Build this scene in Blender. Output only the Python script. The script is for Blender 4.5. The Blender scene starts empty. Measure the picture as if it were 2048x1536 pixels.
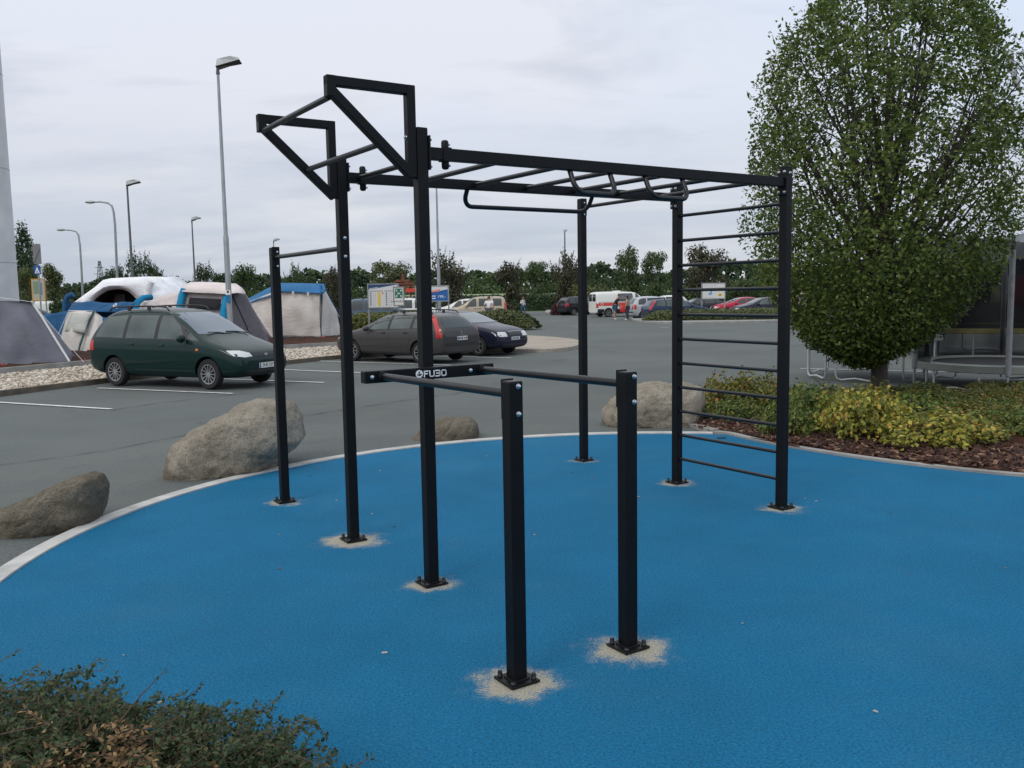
import bpy, bmesh, math, random
import numpy as np
from mathutils import Vector, Matrix
from mathutils.bvhtree import BVHTree
PI = math.pi
rad = math.radians
SC = bpy.context.scene
COL = SC.collection

# ------------------------------------------------------------------ camera
CAM_H = 1.65
F_PX = 1771.8          # focal length for a 2048 px wide picture
PITCH, ROLL = 0.10165, -0.016656
_f = Vector((0, math.cos(PITCH), -math.sin(PITCH)))
_r = Vector((1, 0, 0)); _u = _r.cross(_f)
CR = _r * math.cos(ROLL) + _u * math.sin(ROLL)
CU = -_r * math.sin(ROLL) + _u * math.cos(ROLL)
CF = _f
cam = bpy.data.cameras.new('camera')
cam_o = bpy.data.objects.new('camera', cam); COL.objects.link(cam_o)
cam.sensor_width = 36.0; cam.lens = 36.0 * F_PX / 2048.0
cam.clip_start = 0.05; cam.clip_end = 5000
m = Matrix((CR, CU, -CF)).transposed().to_4x4(); m.translation = (0, 0, CAM_H)
cam_o.matrix_world = m
SC.camera = cam_o

# ------------------------------------------------------------------ world, sun, exposure
SUN_EL, SUN_AZ = 42.0, 215.0     # degrees; azimuth clockwise from +Y (behind and to the left)
w = bpy.data.worlds.new('World'); SC.world = w; w.use_nodes = True
nt = w.node_tree; nt.nodes.clear()
def N(nt, t, **k):
    n = nt.nodes.new(t)
    for a, b in k.items():
        if a.startswith('i_'):
            n.inputs[int(a[2:])].default_value = b
        else: setattr(n, a, b)
    return n
L = nt.links.new
out = N(nt, 'ShaderNodeOutputWorld'); bg = N(nt, 'ShaderNodeBackground'); L(bg.outputs[0], out.inputs[0])
BGS = 0.12
bg.inputs[1].default_value = BGS
sky = N(nt, 'ShaderNodeTexSky', sky_type='NISHITA', sun_disc=False)
sky.sun_elevation = rad(SUN_EL); sky.sun_rotation = rad(SUN_AZ)
tc = N(nt, 'ShaderNodeTexCoord'); sep = N(nt, 'ShaderNodeSeparateXYZ'); L(tc.outputs['Generated'], sep.inputs[0])
def ramp(nt, stops, inp, interp='LINEAR'):
    r = N(nt, 'ShaderNodeValToRGB'); cr = r.color_ramp; cr.interpolation = interp
    while len(cr.elements) < len(stops): cr.elements.new(0.5)
    for e, (p, c) in zip(cr.elements, stops):
        e.position = p; e.color = (c[0], c[1], c[2], 1) if len(c) > 2 else (c[0],) * 3 + (1,)
    nt.links.new(inp, r.inputs[0]); return r
def math_n(nt, op, a, b=None, clamp=False):
    n = N(nt, 'ShaderNodeMath', operation=op, use_clamp=clamp)
    for i, x in enumerate((a, b)):
        if x is None: continue
        if isinstance(x, (int, float)): n.inputs[i].default_value = x
        else: nt.links.new(x, n.inputs[i])
    return n.outputs[0]
def mixc(nt, f, a, b, blend='MIX'):
    n = N(nt, 'ShaderNodeMix', data_type='RGBA', blend_type=blend)
    for i, x in ((0, f), (6, a), (7, b)):
        if isinstance(x, (int, float)): n.inputs[i].default_value = x
        elif isinstance(x, (tuple, list)): n.inputs[i].default_value = (x[0], x[1], x[2], 1)
        else: nt.links.new(x, n.inputs[i])
    return n.outputs[2]
# overcast base, bluish grey near the horizon and pale lavender higher up
zr = ramp(nt, [(0.0, (.50, .56, .65)), (.05, (.545, .60, .70)), (.12, (.65, .695, .79)), (.22, (.80, .835, .935)), (.36, (.83, .87, .97)), (.6, (1.2, 1.22, 1.24)), (1.0, (1.4, 1.4, 1.4))], sep.outputs[2])
zz = math_n(nt, 'ADD', math_n(nt, 'MAXIMUM', sep.outputs[2], 0.0), .20)
cx = math_n(nt, 'DIVIDE', sep.outputs[0], zz); cy = math_n(nt, 'DIVIDE', sep.outputs[1], zz)
cmb = N(nt, 'ShaderNodeCombineXYZ'); L(cx, cmb.inputs[0]); L(cy, cmb.inputs[1])
def noise_w(scale, det, dist, loc, sc=(1, 1, 1), rough=.55):
    mp = N(nt, 'ShaderNodeMapping'); mp.inputs[1].default_value = loc; mp.inputs[3].default_value = sc
    L(cmb.outputs[0], mp.inputs[0])
    n = N(nt, 'ShaderNodeTexNoise'); n.inputs['Scale'].default_value = scale; n.inputs['Detail'].default_value = det
    n.inputs['Distortion'].default_value = dist; n.inputs['Roughness'].default_value = rough
    L(mp.outputs[0], n.inputs['Vector']); return n.outputs[0]
n1 = noise_w(1.0, 7, .35, (3.1, 1.7, 0), (.75, 1.35, 1))
n2 = noise_w(2.1, 8, .5, (7.3, 2.2, 0), (.7, 1.35, 1))
light = ramp(nt, [(.46, (0,)), (.64, (1,))], n1).outputs[0]
dark = ramp(nt, [(.50, (0,)), (.68, (1,))], n2).outputs[0]
low = ramp(nt, [(0.02, (1,)), (.2, (.55,)), (.4, (.2,))], sep.outputs[2]).outputs[0]
c1 = mixc(nt, math_n(nt, 'MULTIPLY', light, math_n(nt, 'MULTIPLY', low, .75)), zr.outputs[0], (.83, .83, .86))
c2 = mixc(nt, math_n(nt, 'MULTIPLY', dark, .42), c1, (.50, .54, .65))
# a clearer, bluer part of the sky to the right
right = ramp(nt, [(.05, (0,)), (.5, (1,))], sep.outputs[0]).outputs[0]
c3 = mixc(nt, math_n(nt, 'MULTIPLY', right, math_n(nt, 'MULTIPLY', ramp(nt, [(.10, (0,)), (.3, (1,))], sep.outputs[2]).outputs[0], .75)), c2, (.64, .78, .98))
sc_n = mixc(nt, 1.0, c3, (1 / BGS,) * 3, 'MULTIPLY')
fin = mixc(nt, .06, sc_n, sky.outputs[0])
L(fin, bg.inputs[0])
sun = bpy.data.lights.new('sun', 'SUN'); sun.energy = .95; sun.angle = rad(24); sun.color = (1, .96, .9)
so = bpy.data.objects.new('sun', sun); COL.objects.link(so)
sd = Vector((math.sin(rad(SUN_AZ)) * math.cos(rad(SUN_EL)), math.cos(rad(SUN_AZ)) * math.cos(rad(SUN_EL)), math.sin(rad(SUN_EL))))
so.rotation_euler = sd.to_track_quat('Z', 'Y').to_euler()
SC.view_settings.view_transform = 'Standard'; SC.view_settings.look = 'None'
SC.view_settings.exposure = 0.0; SC.view_settings.gamma = 1.0; SC.view_settings.use_curve_mapping = False
SC.render.engine = 'CYCLES'
SC.cycles.max_bounces = 6; SC.cycles.transparent_max_bounces = 12

# ------------------------------------------------------------------ survey helpers
RUB_C, RUB_R = (1.3, 5.8), 4.45          # the rubber surface is a circle of this centre and radius
LOT_DROP = 0.28                          # the car park lies a little lower than the play surface
def ground_h(x, y):
    r = math.hypot(x - RUB_C[0], y - RUB_C[1])
    t = min(1, max(0, (r - 4.6) / 5.0)); t = t * t * (3 - 2 * t)
    return -LOT_DROP * t
def ray(u, v):
    return CF + CR * ((u - 1024) / F_PX) - CU * ((v - 768) / F_PX)
def onz(u, v, z=0.0):
    r = ray(u, v); t = (z - CAM_H) / r.z
    return Vector((0, 0, CAM_H)) + r * t
def gnd(u, v, dz=0.0):
    p = onz(u, v, 0)
    for _ in range(12): p = onz(u, v, ground_h(p.x, p.y) + dz)
    return p
def at(u, v, Y):
    r = ray(u, v); t = Y / r.y
    return Vector((0, 0, CAM_H)) + r * t

# ------------------------------------------------------------------ object helpers
def tag(o, label=None, cat=None, group=None, kind=None):
    if label: o['label'] = label
    if cat: o['category'] = cat
    if group: o['group'] = group
    if kind: o['kind'] = kind
    return o
def empty(name, loc, rz=0.0, label=None, cat=None, group=None):
    o = bpy.data.objects.new(name, None); COL.objects.link(o)
    o.location = loc; o.rotation_euler = (0, 0, rz); o.empty_display_size = .1
    return tag(o, label, cat, group)
def link(name, me, parent=None):
    o = bpy.data.objects.new(name, me); COL.objects.link(o)
    if parent: o.parent = parent
    return o
def copy_tree(o, parent=None):
    c = o.copy(); COL.objects.link(c); c.parent = parent
    for ch in list(o.children): copy_tree(ch, c)
    return c
class MB:
    def __init__(s): s.v = []; s.f = []; s.m = []
    def add(s, vs, fs, mi=0):
        b = len(s.v); s.v += [tuple(v) for v in vs]
        s.f += [tuple(i + b for i in f) for f in fs]; s.m += [mi] * len(fs); return s
    def box(s, c, size, rz=0.0, mi=0, M=None):
        x, y, z = (a / 2 for a in size)
        vs = [Vector((sx * x, sy * y, sz * z)) for sz in (-1, 1) for sy in (-1, 1) for sx in (-1, 1)]
        R = M if M is not None else Matrix.Rotation(rz, 3, 'Z')
        vs = [R @ v + Vector(c) for v in vs]
        return s.add(vs, [(0, 2, 3, 1), (4, 5, 7, 6), (0, 1, 5, 4), (2, 6, 7, 3), (0, 4, 6, 2), (1, 3, 7, 5)], mi)
    def bar(s, p, q, w, h, up=(0, 0, 1), mi=0):
        p = Vector(p); q = Vector(q); d = q - p; ln = d.length; x = d.normalized()
        y = Vector(up).cross(x).normalized(); z = x.cross(y)
        return s.box((p + q) / 2, (ln, w, h), M=Matrix((x, y, z)).transposed(), mi=mi)
    def tube(s, pts, r, n=10, cap=True, mi=0, closed=False):
        pts = [Vector(p) for p in pts]; k = len(pts)
        rs = r if isinstance(r, (list, tuple)) else [r] * k
        tan = []
        for i in range(k):
            a = pts[i - 1] if (i > 0 or closed) else pts[i]
            b = pts[(i + 1) % k] if (i < k - 1 or closed) else pts[i]
            tan.append((b - a).normalized())
        up = Vector((0, 0, 1)) if abs(tan[0].z) < .9 else Vector((1, 0, 0))
        vs = []; nrm = (up - tan[0] * up.dot(tan[0])).normalized()
        for i in range(k):
            nrm = (nrm - tan[i] * nrm.dot(tan[i])).normalized(); bi = tan[i].cross(nrm)
            for j in range(n):
                a = 2 * PI * j / n
                vs.append(pts[i] + (nrm * math.cos(a) + bi * math.sin(a)) * rs[i])
        fs = []
        for i in range(k if closed else k - 1):
            for j in range(n):
                i2 = (i + 1) % k
                fs.append((i * n + j, i * n + (j + 1) % n, i2 * n + (j + 1) % n, i2 * n + j))
        if cap and not closed:
            fs.append(tuple(range(n - 1, -1, -1))); fs.append(tuple((k - 1) * n + j for j in range(n)))
        return s.add(vs, fs, mi)
    def lathe(s, prof, c=(0, 0, 0), axis='Z', n=24, mi=0):
        vs = []
        for r, h in prof:
            for j in range(n):
                a = 2 * PI * j / n; x, y = r * math.cos(a), r * math.sin(a)
                v = {'Z': (x, y, h), 'Y': (x, h, y), 'X': (h, x, y)}[axis]
                vs.append((v[0] + c[0], v[1] + c[1], v[2] + c[2]))
        fs = [(i * n + j, i * n + (j + 1) % n, (i + 1) * n + (j + 1) % n, (i + 1) * n + j) for i in range(len(prof) - 1) for j in range(n)]
        return s.add(vs, fs, mi)
    def ell(s, c, r, n=12, k=8, mi=0):
        prof = [(max(1e-4, math.sin(PI * i / k)), -math.cos(PI * i / k)) for i in range(k + 1)]
        b = MB().lathe(prof, n=n)
        return s.add([(v[0] * r[0] + c[0], v[1] * r[1] + c[1], v[2] * r[2] + c[2]) for v in b.v], b.f, mi)
    def grid(s, P, mi=0):
        nr, nc = len(P), len(P[0])
        return s.add([p for r in P for p in r], [(i * nc + j, i * nc + j + 1, (i + 1) * nc + j + 1, (i + 1) * nc + j) for i in range(nr - 1) for j in range(nc - 1)], mi)
    def poly(s, pts, z0, z1, mi=0):          # prism from an outline in plan
        n = len(pts)
        vs = [(p[0], p[1], z0) for p in pts] + [(p[0], p[1], z1) for p in pts]
        return s.add(vs, [tuple(range(n, 2 * n)), tuple(range(n - 1, -1, -1))] + [(i, (i + 1) % n, n + (i + 1) % n, n + i) for i in range(n)], mi)
    def mesh(s, name, mats):
        me = bpy.data.meshes.new(name); me.from_pydata(s.v, [], s.f)
        for mt in (mats if isinstance(mats, (list, tuple)) else [mats]): me.materials.append(mt)
        me.polygons.foreach_set('material_index', s.m); return me
    def build(s, name, mats, parent=None, smooth=None, bevel=0, solid=0):
        me = s.mesh(name, mats)
        bm = bmesh.new(); bm.from_mesh(me)
        bmesh.ops.recalc_face_normals(bm, faces=bm.faces); bm.to_mesh(me); bm.free()
        if smooth is not None:
            me.polygons.foreach_set('use_smooth', [True] * len(me.polygons)); me.set_sharp_from_angle(angle=rad(smooth))
        o = link(name, me, parent)
        if solid:
            md = o.modifiers.new('solid', 'SOLIDIFY'); md.thickness = solid; md.offset = -1
        if bevel:
            md = o.modifiers.new('bevel', 'BEVEL'); md.width = bevel; md.segments = 2; md.limit_method = 'ANGLE'; md.angle_limit = rad(40)
        return o

# ------------------------------------------------------------------ materials
def mat(name, col, rough=.6, metal=0.0, spec=.5, coat=0.0, noise=0.0, nscale=8.0, bump=0.0, bscale=40.0, emit=None):
    m = bpy.data.materials.new(name); m.use_nodes = True; t = m.node_tree; b = t.nodes['Principled BSDF']
    b.inputs['Base Color'].default_value = (*col, 1); b.inputs['Roughness'].default_value = rough
    b.inputs['Metallic'].default_value = metal; b.inputs['Specular IOR Level'].default_value = spec
    b.inputs['Coat Weight'].default_value = coat; b.inputs['Coat Roughness'].default_value = .06
    tcn = None
    if noise or bump: tcn = N(t, 'ShaderNodeTexCoord')
    if noise:
        n = N(t, 'ShaderNodeTexNoise'); n.inputs['Scale'].default_value = nscale; n.inputs['Detail'].default_value = 6
        t.links.new(tcn.outputs['Object'], n.inputs['Vector'])
        r = ramp(t, [(.3, tuple(c * (1 - noise) for c in col)), (.7, tuple(min(1, c * (1 + noise)) for c in col))], n.outputs[0])
        t.links.new(r.outputs[0], b.inputs['Base Color'])
    if bump:
        n = N(t, 'ShaderNodeTexNoise'); n.inputs['Scale'].default_value = bscale; n.inputs['Detail'].default_value = 5
        t.links.new(tcn.outputs['Object'], n.inputs['Vector'])
        bp = N(t, 'ShaderNodeBump'); bp.inputs['Strength'].default_value = bump; bp.inputs['Distance'].default_value = .02
        t.links.new(n.outputs[0], bp.inputs['Height']); t.links.new(bp.outputs[0], b.inputs['Normal'])
    return m
LEAF_K = 1.6
def leafmat(name, stops, rough=.5, trans=.35, patch=None):
    """leaf colours vary from leaf to leaf; part of the light passes through"""
    m = bpy.data.materials.new(name); m.use_nodes = True; t = m.node_tree; t.nodes.clear()
    o = N(t, 'ShaderNodeOutputMaterial'); g = N(t, 'ShaderNodeNewGeometry')
    r = ramp(t, [(p_, tuple(min(.9, c_ * LEAF_K) for c_ in cc)) for p_, cc in stops], g.outputs['Random Per Island'])
    col = r.outputs[0]
    if patch:
        tcn = N(t, 'ShaderNodeTexCoord'); n = N(t, 'ShaderNodeTexNoise'); n.inputs['Scale'].default_value = patch[0]; n.inputs['Detail'].default_value = 2
        t.links.new(tcn.outputs['Object'], n.inputs['Vector'])
        f = ramp(t, [(.48, (0,)), (.62, (1,))], n.outputs[0]).outputs[0]
        col = mixc(t, math_n(t, 'MULTIPLY', f, patch[2]), col, patch[1])
    d = N(t, 'ShaderNodeBsdfPrincipled'); d.inputs['Roughness'].default_value = rough; d.inputs['Specular IOR Level'].default_value = .35
    tr = N(t, 'ShaderNodeBsdfTranslucent'); mx = N(t, 'ShaderNodeMixShader'); mx.inputs[0].default_value = trans
    t.links.new(col, d.inputs['Base Color']); t.links.new(col, tr.inputs[0])
    t.links.new(d.outputs[0], mx.inputs[1]); t.links.new(tr.outputs[0], mx.inputs[2]); t.links.new(mx.outputs[0], o.inputs[0])
    return m
M = {}
M['black'] = mat('black_powder_coat', (.0040, .0045, .0056), .45, spec=.22, noise=.25, nscale=14, bump=.06, bscale=300)
M['rung'] = mat('black_rung_coat', (.007, .0075, .009), .36, spec=.4, noise=.2, nscale=20)
M['zinc'] = mat('zinc_bolt', (.62, .64, .66), .3, metal=1, noise=.2, nscale=60)
M['nutcap'] = mat('black_nut_cap', (.012, .012, .014), .35)
M['white'] = mat('white_print', (.8, .8, .8), .5)
M['wpaint'] = mat('white_road_paint', (.62, .63, .62), .7, noise=.22, nscale=9)
M['galv'] = mat('galvanised_steel', (.33, .35, .36), .5, metal=.55, noise=.15, nscale=3)
M['darkpole'] = mat('weathered_steel', (.12, .125, .13), .55, metal=.3, noise=.15, nscale=3)
M['tyre'] = mat('tyre_rubber', (.013, .013, .014), .8)
M['rim'] = mat('alloy_rim', (.42, .43, .44), .35, metal=.8)
M['darkrim'] = mat('dark_rim_barrel', (.03, .03, .032), .5)
M['glass'] = mat('tinted_car_glass', (.022, .030, .030), .04, spec=.8)
M['frame'] = mat('window_seal', (.012, .013, .014), .4)
M['lightglass'] = mat('tinted_car_glass_light', (.048, .068, .065), .04, spec=.8, noise=.45, nscale=1.6)
M['plastic'] = mat('black_plastic', (.018, .018, .02), .55)
M['lamp'] = mat('headlamp_glass', (.62, .64, .64), .12, spec=.8)
M['red'] = mat('tail_lamp_red', (.45, .02, .018), .18, spec=.7)
M['amber'] = mat('amber_lamp', (.75, .22, .04), .25)
M['plate'] = mat('white_plate', (.72, .72, .70), .45)
M['euro'] = mat('plate_blue', (.02, .07, .35), .5)
M['ink'] = mat('dark_ink', (.02, .02, .022), .6)
M['under'] = mat('underbody', (.01, .01, .01), .9)
def tex_text(body, size, name, material, parent, loc, rot, thick=.001, align='CENTER'):
    cu = bpy.data.curves.new('t', 'FONT'); cu.body = body; cu.size = size; cu.align_x = align; cu.align_y = 'CENTER'; cu.extrude = thick
    to = bpy.data.objects.new('t', cu); COL.objects.link(to)
    bpy.context.view_layer.update()
    dg = bpy.context.evaluated_depsgraph_get()
    me = bpy.data.meshes.new_from_object(to.evaluated_get(dg)); bpy.data.objects.remove(to)
    me.materials.clear(); me.materials.append(material)
    o = link(name, me, parent); o.location = loc; o.rotation_euler = rot; return o
# ================================================================== GROUND
def shade_ground(name, base, var, scale, grain, gscale, bump, rough=.9, extra=None):
    m = bpy.data.materials.new(name); m.use_nodes = True; t = m.node_tree; b = t.nodes['Principled BSDF']
    b.inputs['Roughness'].default_value = rough; b.inputs['Specular IOR Level'].default_value = .15
    tcn = N(t, 'ShaderNodeTexCoord'); P = tcn.outputs['Object']
    def nz(s, d=4, ro=.6):
        n = N(t, 'ShaderNodeTexNoise'); n.inputs['Scale'].default_value = s; n.inputs['Detail'].default_value = d; n.inputs['Roughness'].default_value = ro
        t.links.new(P, n.inputs['Vector']); return n.outputs[0]
    big = ramp(t, [(.3, tuple(c * (1 - var) for c in base)), (.7, tuple(c * (1 + var) for c in base))], nz(scale, 6))
    gn = ramp(t, [(.25, (1 - grain,)), (.5, (1,)), (.78, (1 + grain,))], nz(gscale, 3, .7))
    col = mixc(t, 1.0, big.outputs[0], gn.outputs[0], 'MULTIPLY')
    if extra: col = extra(t, P, col, nz)
    t.links.new(col, b.inputs['Base Color'])
    bp = N(t, 'ShaderNodeBump'); bp.inputs['Strength'].default_value = bump; bp.inputs['Distance'].default_value = .01
    t.links.new(nz(gscale, 4, .7), bp.inputs['Height']); t.links.new(bp.outputs[0], b.inputs['Normal'])
    return m
# the long base: grass and fields out to the horizon
def height_grid(name, xs, ys, hf, material, kind='structure'):
    P = [[(x, y, hf(x, y)) for x in xs] for y in ys]
    o = MB().grid(P).build(name, material, smooth=60); tag(o, kind=kind); return o
M['grass'] = shade_ground('grass_ground', (.10, .14, .045), .3, .05, .3, 6, .3)
height_grid('ground', [-3000, -600, -200, -100, 0, 100, 200, 600, 3000], [-300, -40, 60, 100, 200, 500, 1000, 3500], lambda x, y: -LOT_DROP - .03 - .0000 * y, M['grass'])
def asph_extra(t, P, col, nz):
    st = ramp(t, [(.50, (0,)), (.68, (1,))], nz(.35, 6, .7)).outputs[0]
    c = mixc(t, math_n(t, 'MULTIPLY', st, .5), col, (.14, .142, .125))
    oil = ramp(t, [(.66, (0,)), (.76, (1,))], nz(1.1, 3, .5)).outputs[0]
    c = mixc(t, math_n(t, 'MULTIPLY', oil, .45), c, (.055, .058, .056))
    sp = ramp(t, [(.70, (0,)), (.78, (1,))], nz(28, 2, .6)).outputs[0]
    return mixc(t, math_n(t, 'MULTIPLY', sp, .35), c, (.26, .26, .25))
M['asphalt'] = shade_ground('worn_asphalt', (.118, .131, .127), .16, .22, .4, 55, .6, extra=asph_extra)
xs = sorted(set([-60, -45, -35, -28, -22] + [round(-18 + i * .8, 3) for i in range(46)] + [19.5, 24, 30, 40, 55, 70]))
ys = sorted(set([-8, -6] + [round(-4 + i * .7, 3) for i in range(35)] + [21, 25, 30, 40, 60, 80, 96]))
height_grid('asphalt', xs, ys, lambda x, y: ground_h(x, y) - (.06 if math.hypot(x - RUB_C[0], y - RUB_C[1]) < 4.2 else .012), M['asphalt'])

# rubber play surface --------------------------------------------------------
RIG = dict(x0=-.4808, y0=4.95, th=.5783, L=2.994, w=1.1255, w1=1.393, w2=1.306, d=.6216, q=1.355)
_c, _s = math.cos(RIG['th']), math.sin(RIG['th'])
def rigw(x, y, z=0): return (RIG['x0'] + _c * x - _s * y, RIG['y0'] + _s * x + _c * y, z)
POSTS = [(0, RIG['w'] + RIG['w1'], 2.04), (0, RIG['w'], 2.555), (0, 0, 2.555), (-RIG['d'] / 2, -RIG['q'], 1.29), (RIG['d'] / 2, -RIG['q'], 1.29), (RIG['L'], RIG['w'] + RIG['w2'], 2.54), (RIG['L'], RIG['w'], 2.54), (RIG['L'], 0, 2.54)]
bed_edge = [(2.30, 10.18), (2.45, 10.06), (2.63, 9.60), (2.83, 9.22), (3.28, 8.56), (3.78, 8.02), (4.40, 7.52), (5.25, 7.0), (6.3, 6.55), (8.0, 6.1), (11, 5.7)]
def arc(r, a0, a1, n): return [(RUB_C[0] + r * math.cos(rad(a0 + (a1 - a0) * i / n)), RUB_C[1] + r * math.sin(rad(a0 + (a1 - a0) * i / n))) for i in range(n + 1)]
a_tip = math.degrees(math.atan2(bed_edge[0][1] - RUB_C[1], bed_edge[0][0] - RUB_C[0]))
rub_arc = arc(RUB_R - .05, a_tip, 225, 60)
def rub_extra(t, P, col, nz):
    # dark gaps between the rubber granules
    sp = ramp(t, [(.57, (0,)), (.66, (1,))], nz(125, 2, .5)).outputs[0]
    c = mixc(t, math_n(t, 'MULTIPLY', sp, .6), col, (.004, .035, .08))
    wl = ramp(t, [(.72, (0,)), (.76, (1,))], nz(48, 1, .4)).outputs[0]
    c = mixc(t, math_n(t, 'MULTIPLY', wl, .35), c, (.06, .26, .42))
    dust = ramp(t, [(.50, (0,)), (.72, (1,))], nz(.8, 6, .68)).outputs[0]
    c = mixc(t, math_n(t, 'MULTIPLY', dust, .05), c, (.20, .26, .28))
    sx = N(t, 'ShaderNodeSeparateXYZ'); t.links.new(P, sx.inputs[0])
    ns = nz(7, 5, .7); nf = nz(110, 3, .7)
    tot = None
    rr = [.15, .22, .16, .20, .20, .14, .16, .175]
    for (px, py, _), r0 in zip(POSTS, rr):
        wx, wy, _z = rigw(px, py)
        dx = math_n(t, 'MULTIPLY', math_n(t, 'SUBTRACT', sx.outputs[0], wx), .84); dy = math_n(t, 'SUBTRACT', sx.outputs[1], wy - .02)
        d2 = math_n(t, 'SQRT', math_n(t, 'ADD', math_n(t, 'MULTIPLY', dx, dx), math_n(t, 'MULTIPLY', dy, dy)))
        e = math_n(t, 'ADD', math_n(t, 'MULTIPLY', math_n(t, 'SUBTRACT', r0, d2), 4.6), math_n(t, 'ADD', math_n(t, 'MULTIPLY', math_n(t, 'SUBTRACT', ns, .5), 1.5), .22), True)
        tot = e if tot is None else math_n(t, 'MAXIMUM', tot, e)
    # sand sits between granules: break it up with the fine noise
    f = math_n(t, 'MULTIPLY', math_n(t, 'SUBTRACT', math_n(t, 'ADD', tot, math_n(t, 'MULTIPLY', nf, 1.5)), 1.0), 2.2, True)
    f = math_n(t, 'MULTIPLY', f, math_n(t, 'MULTIPLY', tot, 1.6, True))
    sand = ramp(t, [(.3, (.22, .20, .155)), (.62, (.46, .43, .35))], nf).outputs[0]
    return mixc(t, f, c, sand)
M['rubber'] = shade_ground('blue_granule_rubber', (.0075, .138, .275), .10, 1.1, .55, 85, .9, rough=.85, extra=rub_extra)
rub_pts = rub_arc[::-1] + bed_edge[1:] + [(11, -3), (-1.2, -3)]
# the arc runs round from the bed tip; close along the camera side
rub_pts = [p for p in rub_arc] + [(-1.85, -3), (11, -3)] + bed_edge[::-1][:-1]
o = MB().poly(rub_pts, -.15, 0.0).build('rubber_surface', M['rubber']); tag(o, kind='structure')
# concrete edging round the rubber
M['concrete'] = mat('pale_concrete_edging', (.46, .45, .43), .85, noise=.22, nscale=5, bump=.3, bscale=60)
M['concrete2'] = mat('grey_concrete_kerb', (.27, .265, .25), .85, noise=.2, nscale=3, bump=.3, bscale=50)
def ribbon(name, path, wid, z0, z1, material, kind='structure', hf=None, side=1):
    P = [Vector((p[0], p[1], 0)) for p in path]; rows = [[], [], [], []]
    for i, p in enumerate(P):
        a = P[max(0, i - 1)]; b = P[min(len(P) - 1, i + 1)]; d = (b - a).normalized(); n = Vector((-d.y, d.x, 0)) * side
        q = p + n * wid; h = hf(p.x, p.y) if hf else 0; hq = hf(q.x, q.y) if hf else 0
        rows[0].append((p.x, p.y, z0 + h)); rows[1].append((p.x, p.y, z1 + h)); rows[2].append((q.x, q.y, z1 + hq)); rows[3].append((q.x, q.y, z0 + hq))
    o = MB().grid(rows).build(name, material, smooth=50); tag(o, kind=kind); return o
ribbon('edging', arc(RUB_R - .052, a_tip - .3, 226, 90), .125, -.2, .012, M['concrete'], side=-1)
def smooth_path(pts, k=6):
    out = []
    P = [Vector((p[0], p[1], 0)) for p in pts]
    for i in range(len(P) - 1):
        p0 = P[max(0, i - 1)]; p1 = P[i]; p2 = P[i + 1]; p3 = P[min(len(P) - 1, i + 2)]
        for j in range(k):
            t = j / k
            out.append(.5 * ((2 * p1) + (p2 - p0) * t + (2 * p0 - 5 * p1 + 4 * p2 - p3) * t * t + (3 * p1 - p0 - 3 * p2 + p3) * t ** 3))
    out.append(P[-1]); return [(p.x, p.y) for p in out]
bed_front = smooth_path(bed_edge)
ribbon('bed_edging', bed_front, .09, -.2, .022, M['concrete2'], side=1)
kerb_back = smooth_path([(2.33, 10.22), (2.22, 10.55), (2.14, 11.0), (2.2, 11.8), (2.5, 12.9), (3.2, 14.0), (4.5, 15.3), (6.3, 16.0), (8.4, 16.0), (11.5, 15.0), (14, 13)])
ribbon('bed_kerb', kerb_back, .11, -.3, .03, M['concrete2'], hf=ground_h, side=-1)
# mulch bed
def mulch_extra(t, P, col, nz):
    c = ramp(t, [(.25, (.012, .006, .004)), (.45, (.045, .018, .011)), (.62, (.085, .036, .021)), (.8, (.16, .085, .05))], nz(38, 4, .75)).outputs[0]
    return mixc(t, .8, col, c)
M['mulch'] = shade_ground('bark_mulch', (.05, .023, .015), .3, 1.5, .5, 60, 1.0, extra=mulch_extra)
def fill_poly(name, pts, zf, material, step=.35, kind='structure', jitter=0.0, seed=0):
    bm = bmesh.new(); vs = [bm.verts.new((p[0], p[1], 0)) for p in pts]
    f = bm.faces.new(vs); bmesh.ops.triangulate(bm, faces=[f])
    for _ in range(8):
        es = [e for e in bm.edges if e.calc_length() > step]
        if not es: break
        bmesh.ops.subdivide_edges(bm, edges=es, cuts=1, use_grid_fill=False); bmesh.ops.triangulate(bm, faces=bm.faces[:])
    rg = random.Random(seed)
    for v in bm.verts: v.co.z = zf(v.co.x, v.co.y) + (rg.uniform(-jitter, jitter) if not v.is_boundary else 0)
    bmesh.ops.recalc_face_normals(bm, faces=bm.faces)
    me = bpy.data.meshes.new(name); bm.to_mesh(me); bm.free(); me.materials.append(material)
    me.polygons.foreach_set('use_smooth', [True] * len(me.polygons))
    if len(me.polygons) and me.polygons[0].normal.z < 0: me.flip_normals()
    o = link(name, me); tag(o, kind=kind); return o
def bed_z(x, y): return ground_h(x, y) * .92 + .012 + .02 * math.sin(3 * x) * math.sin(2.3 * y)
bed_pts = bed_front[6:] + kerb_back[::-1]
fill_poly('mulch_bed', bed_pts, bed_z, M['mulch'], .4, jitter=.025, seed=3)
def in_poly(x, y, pts):
    c = False; j = len(pts) - 1
    for i in range(len(pts)):
        if (pts[i][1] > y) != (pts[j][1] > y) and x < (pts[j][0] - pts[i][0]) * (y - pts[i][1]) / (pts[j][1] - pts[i][1]) + pts[i][0]: c = not c
        j = i
    return c
def dist_path(x, y, path):
    return min(math.hypot(x - p[0], y - p[1]) for p in path)
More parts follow.
